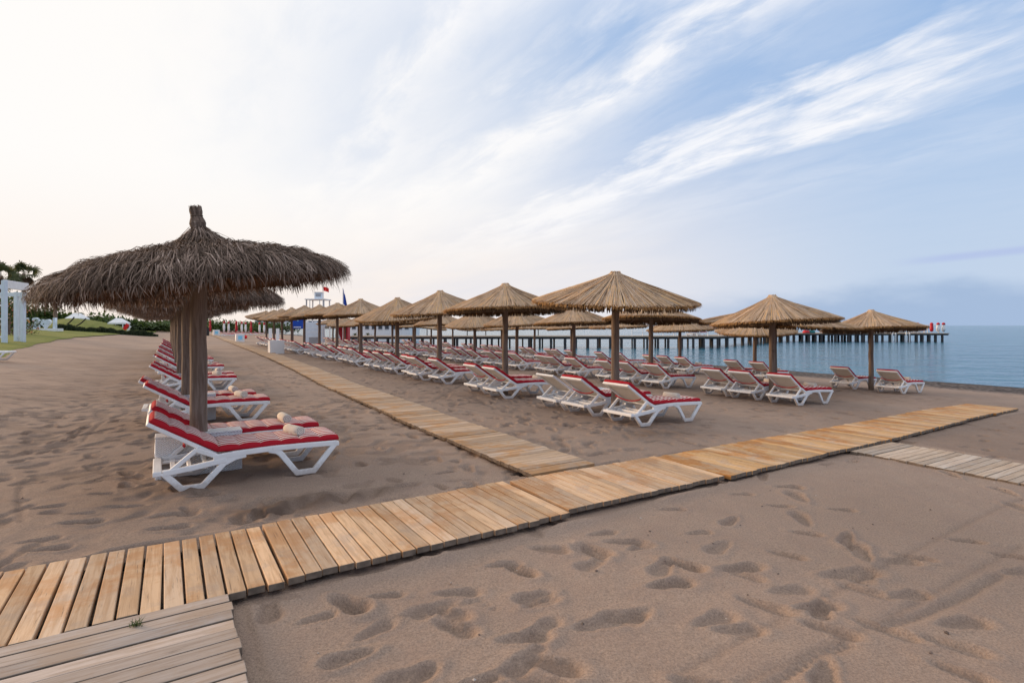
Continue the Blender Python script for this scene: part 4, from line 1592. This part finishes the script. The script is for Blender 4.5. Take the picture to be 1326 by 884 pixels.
b.build('slats', M['white'], tw)
MB().box((0, -0.895, 0.42), (1.1, 0.02, 0.6)).build('poster', M['steel'], tw)


def flag(px, Y, ztop, w, h, mat, label, droop):
    x, y, z = at(px, Y)
    f_ = empty('flag', (x, y, z))
    tag(f_, label, 'flag')
    H = ztop - z
    MB().tube([(0, 0, 0), (0, 0, H)], 0.035, 6).build('flagpole', M['white'], f_)
    b = MB()
    n, m_ = 10, 6
    for i in range(n + 1):
        for j in range(m_ + 1):
            u, v = i / n, j / m_
            if droop:
                b.v.append((0.04 + w * u * (0.35 + 0.65 * v) * 0.8, 0.10 * math.sin(u * 9 + v * 2) * u, H - 0.05 - h * v - 0.5 * u * h * (1 - 0.4 * v)))
            else:
                b.v.append((0.04 + w * u, 0.09 * math.sin(u * 7 + v), H - 0.05 - h * v - 0.28 * w * u * u))
    for i in range(n):
        for j in range(m_):
            a = i * (m_ + 1) + j
            b.f.append((a, a + 1, a + m_ + 2, a + m_ + 1))
    b.build('cloth', mat, f_, True)


flag(418, 51, 1.65 + 50.5 * 51 / 700, 0.5, 0.40, M['flagred'], 'small red flag flying beside the lifeguard tower', False)
flag(444, 48, 1.65 + 48 * 48 / 700, 0.55, 1.35, M['flagblue'], 'drooping blue flag on a thin white pole right of the tower', True)

# red cabin
Yc = 50.0
xa, _, z0 = at(438.5, Yc); xb = at(450, Yc)[0]
cb_ = empty('beach_cabin', ((xa + xb) / 2, Yc, z0))
tag(cb_, 'tall narrow red changing cabin with a white triangle, behind the parasols', 'cabin')
hw = (xb - xa) / 2
MB().box((0, 0.4, 1.15), (2 * hw, 0.8, 2.3)).build('walls', M['red'], cb_)
b = MB()
b.box((hw * 0.15, -0.02, 1.15), (0.06, 0.05, 2.3)); b.box((hw * 0.65, -0.02, 1.15), (0.06, 0.05, 2.3))
b.build('door_frame', M['redcloth'], cb_)
b = MB()
b.v = [(-hw + .02, -0.015, 0.35), (-hw + 0.36, -0.015, 0.35), (-hw + .02, -0.015, 1.1), (-hw + .02, -0.005, 0.35), (-hw + 0.36, -0.005, 0.35), (-hw + .02, -0.005, 1.1)]
b.f = [(0, 1, 2), (5, 4, 3), (0, 3, 4, 1), (1, 4, 5, 2), (2, 5, 3, 0)]
b.build('white_triangle', M['white'], cb_)

for px, lab in ((350, 'white upright panel behind the far walkway parasols, left of its twin'), (359.5, 'white upright panel behind the far walkway parasols, right of its twin')):
    x, y, z = at(px, 58)
    r_ = empty('screen_panel', (x, y, z), 0.1)
    tag(r_, lab, 'screen')
    MB().box((0, 0, 0.75), (0.34, 0.08, 1.4)).build('panel', M['white'], r_, bevel=0.01)
    MB().box((0, 0, 0.03), (0.5, 0.4, 0.06)).build('foot', M['white'], r_)


# ------------------------------------------------------------------ plants
def palm(x, y, z, h, seed, label, group, fl=2.0):
    r = random.Random(seed)
    root = empty('palm_tree', (x, y, z))
    tag(root, label, 'palm tree', group)
    tr = MB()
    n = 14
    lx, ly = r.uniform(-.3, .3), r.uniform(-.3, .3)
    pts = [(lx * (k / n) ** 2, ly * (k / n) ** 2, -0.2 + (h + 0.2) * k / n) for k in range(n + 1)]
    tr.tube(pts, [0.26 - 0.10 * k / n + (0.03 if k % 2 else 0) for k in range(n + 1)], 10)
    tr.build('trunk', M['trunk'], root, True)
    cx, cy = lx, ly

    def fronds(cnt, e0, e1, mat, name, ll):
        b = MB()
        for k in range(cnt):
            a = r.uniform(0, 2 * PI); e = r.uniform(e0, e1)
            L = ll * r.uniform(0.8, 1.15)
            base = Vector((cx, cy, h))
            d0 = Vector((math.cos(a) * math.cos(e), math.sin(a) * math.cos(e), math.sin(e)))
            stem = L * 0.5
            pts = []
            for f in (0, .33, .66, 1):
                q = base + d0 * stem * f
                q.z -= 0.10 * stem * f * f
                pts.append(q)
            sd_ = Vector((-math.sin(a), math.cos(a), 0))
            b.strip(pts, [.05, .045, .04, .035], sd_)
            hub = pts[-1]
            roll = Matrix.Rotation(r.uniform(-1.3, 1.3), 3, d0)
            sd_ = roll @ sd_
            up = sd_.cross(d0)
            for q in range(17):                      # fan of drooping fingers
                g_ = (q / 16 - 0.5) * R(230)
                dd = (d0 * math.cos(g_) + sd_ * math.sin(g_)).normalized()
                l2 = L * 0.55 * (1 - 0.25 * abs(q / 16 - .5) * 2) * r.uniform(.85, 1.1)
                p1 = hub + dd * l2 * 0.55 + up * 0.05
                p2 = hub + dd * l2 * 0.85 - Vector((0, 0, l2 * r.uniform(0.08, 0.22)))
                p3 = hub + dd * l2 - Vector((0, 0, l2 * r.uniform(0.25, 0.5)))
                wv = dd.cross(up).normalized()
                b.strip([hub, p1, p2, p3], [.04, .11, .07, .02], wv)
        b.build(name, mat, root)
    fronds(17, R(-30), R(85), M['frond'], 'crown', fl)
    fronds(14, R(-75), R(-30), M['deadfrond'], 'dry_skirt', fl * 0.8)


pg = 'palm trees behind the lawn on the left'
for (px, top, Y, seed, fl, lab) in ((31, 336, 62, 1, 1.75, 'tallest palm beyond the white pergola with a bushy green crown'), (-5, 336, 58, 2, 1.9, 'palm at the very left edge of the view, crown cut by the frame'),
                                    (72, 356, 78, 4, 1.8, 'palm whose tip shows above the thatched rim')):
    x, y, z = at(px, Y)
    zt = 1.65 + (421 - top) * Y / 700
    palm(x, y, z, zt - z - fl * 0.9, seed, lab, pg, fl)


def bush(name, x, y, z, rx, ry, rz, n, leaf, seed, label, cat, group=None, flowers=0, mat='leaf', stem=True):
    r = random.Random(seed)
    root = empty(name, (x, y, z))
    tag(root, label, cat, group)
    b = MB()
    cl = [(r.gauss(0, .42), r.gauss(0, .42), r.uniform(.15, .8)) for _ in range(max(6, n // 70))]
    fl = MB()
    for k in range(n):
        c = r.choice(cl)
        p = Vector(((c[0] + r.gauss(0, .2)) * rx, (c[1] + r.gauss(0, .2)) * ry, max(0.03, c[2] + r.gauss(0, .14)) * rz))
        a = r.uniform(0, 2 * PI); e = r.uniform(-0.6, 1.0)
        d0 = Vector((math.cos(a) * math.cos(e), math.sin(a) * math.cos(e), math.sin(e)))
        sd_ = d0.cross(Vector((0, 0, 1))).normalized()
        l = leaf * r.uniform(.6, 1.3)
        b.strip([p, p + d0 * l * .5, p + d0 * l], [l * .25, l * .45, l * .08], sd_)
    for k in range(flowers):
        c = r.choice(cl)
        p = Vector(((c[0] + r.gauss(0, .22)) * rx, (c[1] + r.gauss(0, .22)) * ry, max(0.1, c[2] + r.gauss(0, .2)) * rz))
        s_ = leaf * r.uniform(.5, .9)
        for q in range(2):
            a = r.uniform(0, PI)
            sd_ = Vector((math.cos(a), math.sin(a), 0.2)).normalized()
            fl.strip([p - Vector((0, 0, s_ / 2)), p, p + Vector((0, 0, s_ / 2))], [s_ * .4, s_, s_ * .4], sd_)
    b.build('foliage', M[mat], root)
    if flowers:
        fl.build('flowers', M['flower'], root)
    if stem:
        sm = MB()
        for k in range(5):
            c = r.choice(cl)
            sm.tube([(c[0] * rx * .2, c[1] * ry * .2, -.1), (c[0] * rx * .6, c[1] * ry * .6, c[2] * rz * .5), (c[0] * rx, c[1] * ry, c[2] * rz)], [.05, .035, .015], 6)
        sm.build('stems', M['trunk'], root)


for i, (px, Y, rx, rz_, fl, lab) in enumerate(((12, 40, 1.5, 2.6, 90, 'flowering bush with orange and pink blooms seen through the pergola posts'), (27, 44, 1.3, 1.7, 70, 'lower flowering bush right of the pergola, beside the big letters'),
                                               (-8, 44, 2.0, 3.2, 60, 'tall leafy bush at the left frame edge behind the pergola'))):
    x, y, z = at(px, Y)
    bush('flowering_bush', x, y, z, rx, rx * .8, rz_, 1300, 0.16, 40 + i, lab, 'bush', None, fl)
rd = random.Random(12)
for i, (px, Y, rx, rz_) in enumerate(((20, 92, 6, 5.0), (48, 96, 5, 3.6), (75, 100, 6, 2.6), (100, 104, 5, 1.9), (128, 110, 6, 2.1), (160, 118, 6, 1.9), (192, 125, 7, 2.2), (222, 140, 7, 2.4), (252, 150, 7, 3.2), (286, 160, 8, 3.4), (318, 170, 8, 3.0), (350, 150, 8, 3.0), (-14, 88, 6, 5.5))):
    x, y, z = at(px, Y)
    w_ = ('the pergola', 'the big letters', 'the grassy bank', 'the white tents', 'the far sunbeds', 'the far wicker cube')[min(5, i // 2)] if px > 0 else 'the palms'
    bush('tree', x, y, z, rx, rx * .7, rz_, 1900, 0.85, 60 + i, f'dark green bushy tree on the skyline far behind {w_}', 'tree', 'dark trees along the back of the beach')
for i, (px, Y) in enumerate(((460, 66), (476, 66))):
    x, y, z = at(px, Y)
    pl = empty('potted_plant', (x, y, z))
    tag(pl, ('small palm in a grey pot behind the middle row, beside the red cabin', 'small palm in a grey pot, farther right in front of the white building')[i], 'potted plant', 'potted palms')
    MB().lathe([(0.0, 0.02), (0.34, 0.0), (0.42, 0.55), (0.36, 0.57), (0.34, 0.5), (0.0, 0.5)], 14).build('pot', M['soil'], pl, True)
    b = MB()
    for k in range(26):
        a = rd.uniform(0, 2 * PI); L = rd.uniform(.5, .95); e = rd.uniform(.2, 1.3)
        sdv = Vector((-math.sin(a), math.cos(a), 0))
        q = [Vector((0, 0, .9 + i * .1))]
        for f in (.4, .75, 1):
            q.append(Vector((math.cos(a) * L * f * math.cos(e), math.sin(a) * L * f * math.cos(e), .9 + L * f * math.sin(e) - .5 * L * f * f)))
        b.strip(q, [.05, .15, .12, .02], sdv)
    b.build('fronds', M['frond'], pl)
    MB().tube([(0, 0, .45), (0, 0, 1.0)], .07, 8).build('stem', M['trunk'], pl)

# grassy bank with a dark planted foot
bk = MB()
rb_ = random.Random(21)
n, m_ = 40, 12
for i in range(n + 1):
    u = i / n
    for j in range(m_ + 1):
        v = j / m_
        px = 62 + (190 - 62) * u
        Y = 66 + 22 * v + 14 * u
        x = (px - 663) / 700 * Y
        hgt_ = 1.62 * (math.sin(PI * min(1, max(0.0, u * 0.80 + 0.26))) ** 0.8) * math.sin(PI * (0.06 + 0.94 * v) * 0.62 + 0.0) ** 0.7
        bk.v.append((x, Y, gz(x, Y) - 0.05 + hgt_ * 1.05 + rb_.uniform(-.03, .03)))
for i in range(n):
    for j in range(m_):
        a = i * (m_ + 1) + j
        bk.f.append((a, a + m_ + 1, a + m_ + 2, a + 1))
tag(bk.build('grassy_bank', M['lawn'], smooth=True), kind='structure')
b = MB()
for k in range(5200):
    u = rb_.random()
    px = 74 + (204 - 74) * u
    Y = 64.5 + 14 * u + rb_.uniform(-.9, .9)
    x = (px - 663) / 700 * Y
    h = (0.66 + 0.12 * math.sin(u * 17) + 0.08 * math.sin(u * 61)) * rb_.uniform(.5, 1.1) * (1 if u < .95 else .6)
    a = rb_.uniform(0, PI)
    z = gz(x, Y)
    o_ = Vector((rb_.gauss(0, .12), rb_.gauss(0, .12), 0))
    b.strip([(x, Y, z - .05), (x + o_.x * .5, Y + o_.y * .5, z + h * .6), (x + o_.x, Y + o_.y, z + h)], [.12, .10, .03], Vector((math.cos(a), math.sin(a), 0)))
hd = b.build('ground_cover', M['drygrass'])
tag(hd, 'low dark planting along the foot of the grassy bank', 'planting', None, 'stuff')

# ------------------------------------------------------------------ pergola, letters and tents on the lawn
Yp = 30.0
x0, _, z0 = at(4, Yp)
pz = empty('pergola', (x0, Yp, z0))
tag(pz, 'white and pale blue timber pergola arch standing on the lawn at the left edge', 'pergola')
H = 1.65 + 58 * Yp / 700 - z0
for (dx, dy, hh) in ((0.07, 0, H), (-0.62, 0.1, H - 0.35), (-1.45, 2.4, H - 0.5), (-1.07, 2.4, H - 0.5), (-2.4, 0.0, H)):
    MB().box((dx, dy, hh / 2 - 0.05), (0.20, 0.20, hh + 0.1)).build('post', M['bluewhite'], pz, bevel=0.01)
MB().box((-1.25, 0.02, H - 0.36), (2.5, 0.14, 0.24)).build('beam', M['bluewhite'], pz, bevel=0.01)
MB().box((-0.42, 1.25, H - 0.20), (0.16, 2.75, 0.46), Matrix.Rotation(R(22), 3, 'Z')).build('beam', M['white'], pz, bevel=0.01)
MB().box((-2.0, 2.4, H - 0.65), (2.2, 0.14, 0.24)).build('beam', M['bluewhite'], pz, bevel=0.01)
b = MB()
for z in (0.35, 1.35, 2.1, 2.55):
    b.box((-0.27, 0.05, z), (0.60, 0.06, 0.10))
for z in (0.3,):
    b.box((-1.26, 2.4, z), (0.34, 0.06, 0.10))
b.build('cross_slats', M['white'], pz)

Ys = 58.0
x0, _, z0 = at(58, Ys)
sgn = empty('letter_sign', (x0, Ys, z0), 0)
tag(sgn, 'big pale blue letters and a heart on a white plinth, seen from behind', 'letter sign')
MB().box((-0.35, 0, 0.14), (4.1, 0.7, 0.30)).build('plinth', M['white'], sgn, bevel=0.015)


def text_mesh(ch, size, depth):
    cu = bpy.data.curves.new('letter', 'FONT')
    cu.body = ch
    cu.size = size
    cu.extrude = depth / 2
    cu.offset = 0.035
    cu.align_x = 'CENTER'
    tmp = bpy.data.objects.new('letter', cu)
    COL.objects.link(tmp)
    dg = bpy.context.evaluated_depsgraph_get()
    me = bpy.data.meshes.new_from_object(tmp.evaluated_get(dg))
    bpy.data.objects.remove(tmp)
    bpy.data.curves.remove(cu)
    me.materials.clear()
    me.materials.append(M['bluewhite'])
    return me


for ch, dx in (('I', 1.08), ('S', -0.95), ('I', -1.92)):
    o = obj('letter', text_mesh(ch, 1.62, 0.30), sgn)
    o.location = (dx, 0, 0.30)
    o.rotation_euler = (R(90), 0, R(180))
hb = MB()
hp = []
for k in range(40):
    a = 2 * PI * k / 40
    hp.append((16 * math.sin(a) ** 3 / 30 * 1.05, (13 * math.cos(a) - 5 * math.cos(2 * a) - 2 * math.cos(3 * a) - math.cos(4 * a)) / 30 * 1.05 + 0.60))
for yy in (-0.15, 0.15):
    hb.v += [(p[0], yy, p[1]) for p in hp]
hb.f.append(tuple(range(40))); hb.f.append(tuple(range(40, 80))[::-1])
for k in range(40):
    hb.f.append((k, k + 40, (k + 1) % 40 + 40, (k + 1) % 40))
o = hb.build('heart', M['bluewhite'], sgn)
o.location = (0.10, 0, 0.26)


def tent_canopy(px, Y, w_, h, label, group='white canopies behind the lawn'):
    x, y, z = at(px, Y)
    r_ = empty('garden_canopy', (x, y, z))
    tag(r_, label, 'canopy', group)
    b = MB()
    for sx in (-1, 1):
        for sy in (-1, 1):
            b.box((sx * w_ * .46, sy * w_ * .3, h * .35), (.1, .1, h * .7))
    b.build('frame', M['white'], r_)
    b = MB()
    b.v = [(-w_ / 2, -w_ / 3, h * .66), (w_ / 2, -w_ / 3, h * .66), (w_ / 2, w_ / 3, h * .66), (-w_ / 2, w_ / 3, h * .66), (-w_ * .2, 0, h), (w_ * .2, 0, h * .98),
           (-w_ / 2, -w_ / 3, h * .56), (w_ / 2, -w_ / 3, h * .56), (w_ / 2, w_ / 3, h * .56), (-w_ / 2, w_ / 3, h * .56)]
    b.f = [(0, 1, 5, 4), (1, 2, 5), (2, 3, 4, 5), (3, 0, 4), (0, 6, 7, 1), (1, 7, 8, 2), (2, 8, 9, 3), (3, 9, 6, 0)]
    b.build('roof', M['white'], r_)
    MB().box((0, 0, .3), (w_ * .7, w_ * .4, .5)).build('bed', M['white'], r_, bevel=.05)


tent_canopy(100, 86, 2.6, 2.5, 'low white canopy over the grassy bank, behind the dark curved poles')
tent_canopy(154, 88, 2.5, 2.3, 'bright white canopy beside the red striped cloth, right of the bank')
x, y, z = at(163, 84)
cl = empty('striped_cloth', (x, y, z))
tag(cl, 'leaning red and white cloth panel beside the bright canopy', 'cloth')
rt = Matrix.Rotation(R(38), 3, 'Y')
MB().box((0, 0, 1.0), (0.55, .05, 1.0), rt).build('red_panel', M['flagred'], cl)
MB().box((0.42, 0.0, .66), (0.22, .05, 1.1), rt).build('white_panel', M['white'], cl)
# dark curved poles of a hammock frame on the bank
for i, (pa, pb, lab) in enumerate(((80, 96, 'left dark curved pole of the hammock frames above the bank'), (92, 111, 'right dark curved pole of the hammock frames above the bank'), (48, 80, 'long dark curved pole passing behind the letters'))):
    Yh = 72
    xa = (pa - 663) / 700 * Yh; xb = (pb - 663) / 700 * Yh
    ya = (0.95, 0.75, 1.9)[i]; yb = (2.2, 2.0, 0.9)[i]
    pts = []
    for k in range(9):
        f = k / 8
        zc = ya + (yb - ya) * (f ** 2 if i < 2 else 1 - (1 - f) ** 2)
        pts.append((xa + (xb - xa) * f, Yh, 1.65 - 0.0 + (zc - 1.0) * 0.9))
    b = MB().tube(pts, 0.085, 8)
    q = pts[0] if i < 2 else pts[-1]
    b.tube([q, (q[0], Yh, gz(q[0], Yh) - .1)], 0.085, 8)
    o = b.build('hammock_pole', M['dark'], None, True)
    tag(o, lab, 'pole', None)

# bare white sunbed at the left edge
x, y, z = at(-16, 18.6)
place_lounger(0, 0, 'bare white sunbed cut by the left edge of the view, below the lawn', None, R(-14), False, 0, (x - 1.25, y, z))

# ------------------------------------------------------------------ far shore
for i, (px, Y) in enumerate(((286, 78), (291, 84), (296, 90), (302, 96), (308, 102), (315, 96), (322, 104), (330, 110))):
    x, y, z = at(px, Y)
    place_lounger(0, 0, 'distant red padded sunbed in the row past the far wicker cube', 'sunbeds on the far beach', R(rd.uniform(-8, 8)), True, 0, (x, y, z + .02))
for i, px in enumerate((272, 290, 296, 306, 313, 318, 325, 336, 342)):
    x, y, z = at(px, 118 + (i * 7) % 20)
    closed_parasol(x, y, z, 2.9, 'distant closed parasol among the trees at the far end of the beach', 1 + (i % 3 == 0), 'closed parasols on the far beach')
x, y, z = at(315.5, 70)
o = MB().lathe([(0.0, .52), (.3, .5), (.42, .3), (.40, .1), (.3, 0)], 14, wob=.05, rnd=rd).build('bean_bag', M['flagred'], None, True)
o.location = (x, y, z); o.scale = (1, 1, .9)
tag(o, 'bright red bean bag lying on the sand between the wicker cubes', 'bean bag')


def house(px0, px1, Y, ztop, label, nwin, eave=True):
    x0 = (px0 - 663) / 700 * Y; x1 = (px1 - 663) / 700 * Y
    zb = gz((x0 + x1) / 2, Y)
    r_ = empty('beach_house', ((x0 + x1) / 2, Y, zb))
    tag(r_, label, 'building')
    w_ = x1 - x0; h = ztop - zb
    wl = MB().box((0, 4, h / 2 - .2), (w_, 8, h + .2)).build('wall', M['white'], r_)
    MB().box((0, 4, h + .05), (w_ + .8, 8.8, .35)).build('roof', M['white'], r_, bevel=.03)
    pt = w_ / nwin
    for k in range(nwin):
        wn = MB().box((0, 0, 0), (pt * .62, .08, h * .26)).build('window', M['steel'], wl)
        wn.location = (-w_ / 2 + (k + .5) * pt, -.03, h * .72)
        MB().box((0, -.05, 0), (pt * .52, .02, h * .22)).build('pane', M['glass'], wn)


house(454, 531, 77, 2.3, 'long low white building with a row of dark windows, past the potted palms', 9)
house(398, 462, 520, 6.0, 'white pavilion half hidden behind the lifeguard tower and red cabin', 6)
house(330, 392, 520, 7.0, 'white building far behind the blue notice board', 6)
house(530, 552, 480, 4.6, 'smaller white building at the end of the far shore, behind the pier', 3)

# ------------------------------------------------------------------ small stones and shell bits on the front sand
pb = MB()
rq = random.Random(77)
for k in range(420):
    sq = rq.uniform(-0.5, 3.4) if k < 300 else rq.uniform(4.9, 9)
    tq = rq.uniform(0.4, 9) if k < 300 else rq.uniform(-2, 6)
    x, y = xy(sq, tq)
    if y < 1.3: continue
    rd_ = rq.choice((0.003, 0.004, 0.005, 0.007, 0.011)) * rq.uniform(.8, 1.3)
    i = len(pb.v)
    sx, sy_, sz = rd_ * rq.uniform(.7, 1.3), rd_ * rq.uniform(.7, 1.3), rd_ * .7
    z = gz(x, y) + 0.002
    pb.v += [(x + sx, y, z), (x - sx, y, z), (x, y + sy_, z), (x, y - sy_, z), (x, y, z + sz), (x, y, z - sz)]
    for f in ((0, 2, 4), (2, 1, 4), (1, 3, 4), (3, 0, 4), (2, 0, 5), (1, 2, 5), (3, 1, 5), (0, 3, 5)):
        pb.f.append(tuple(i + e for e in f))
po = pb.build('pebbles', island_mat('pebble', [(0.0, (0.05, 0.04, 0.035)), (0.5, (0.16, 0.12, 0.10)), (1.0, (0.6, 0.55, 0.5))], 0.7))
tag(po, 'scattered small stones and shell bits on the open sand', 'pebbles', None, 'stuff')
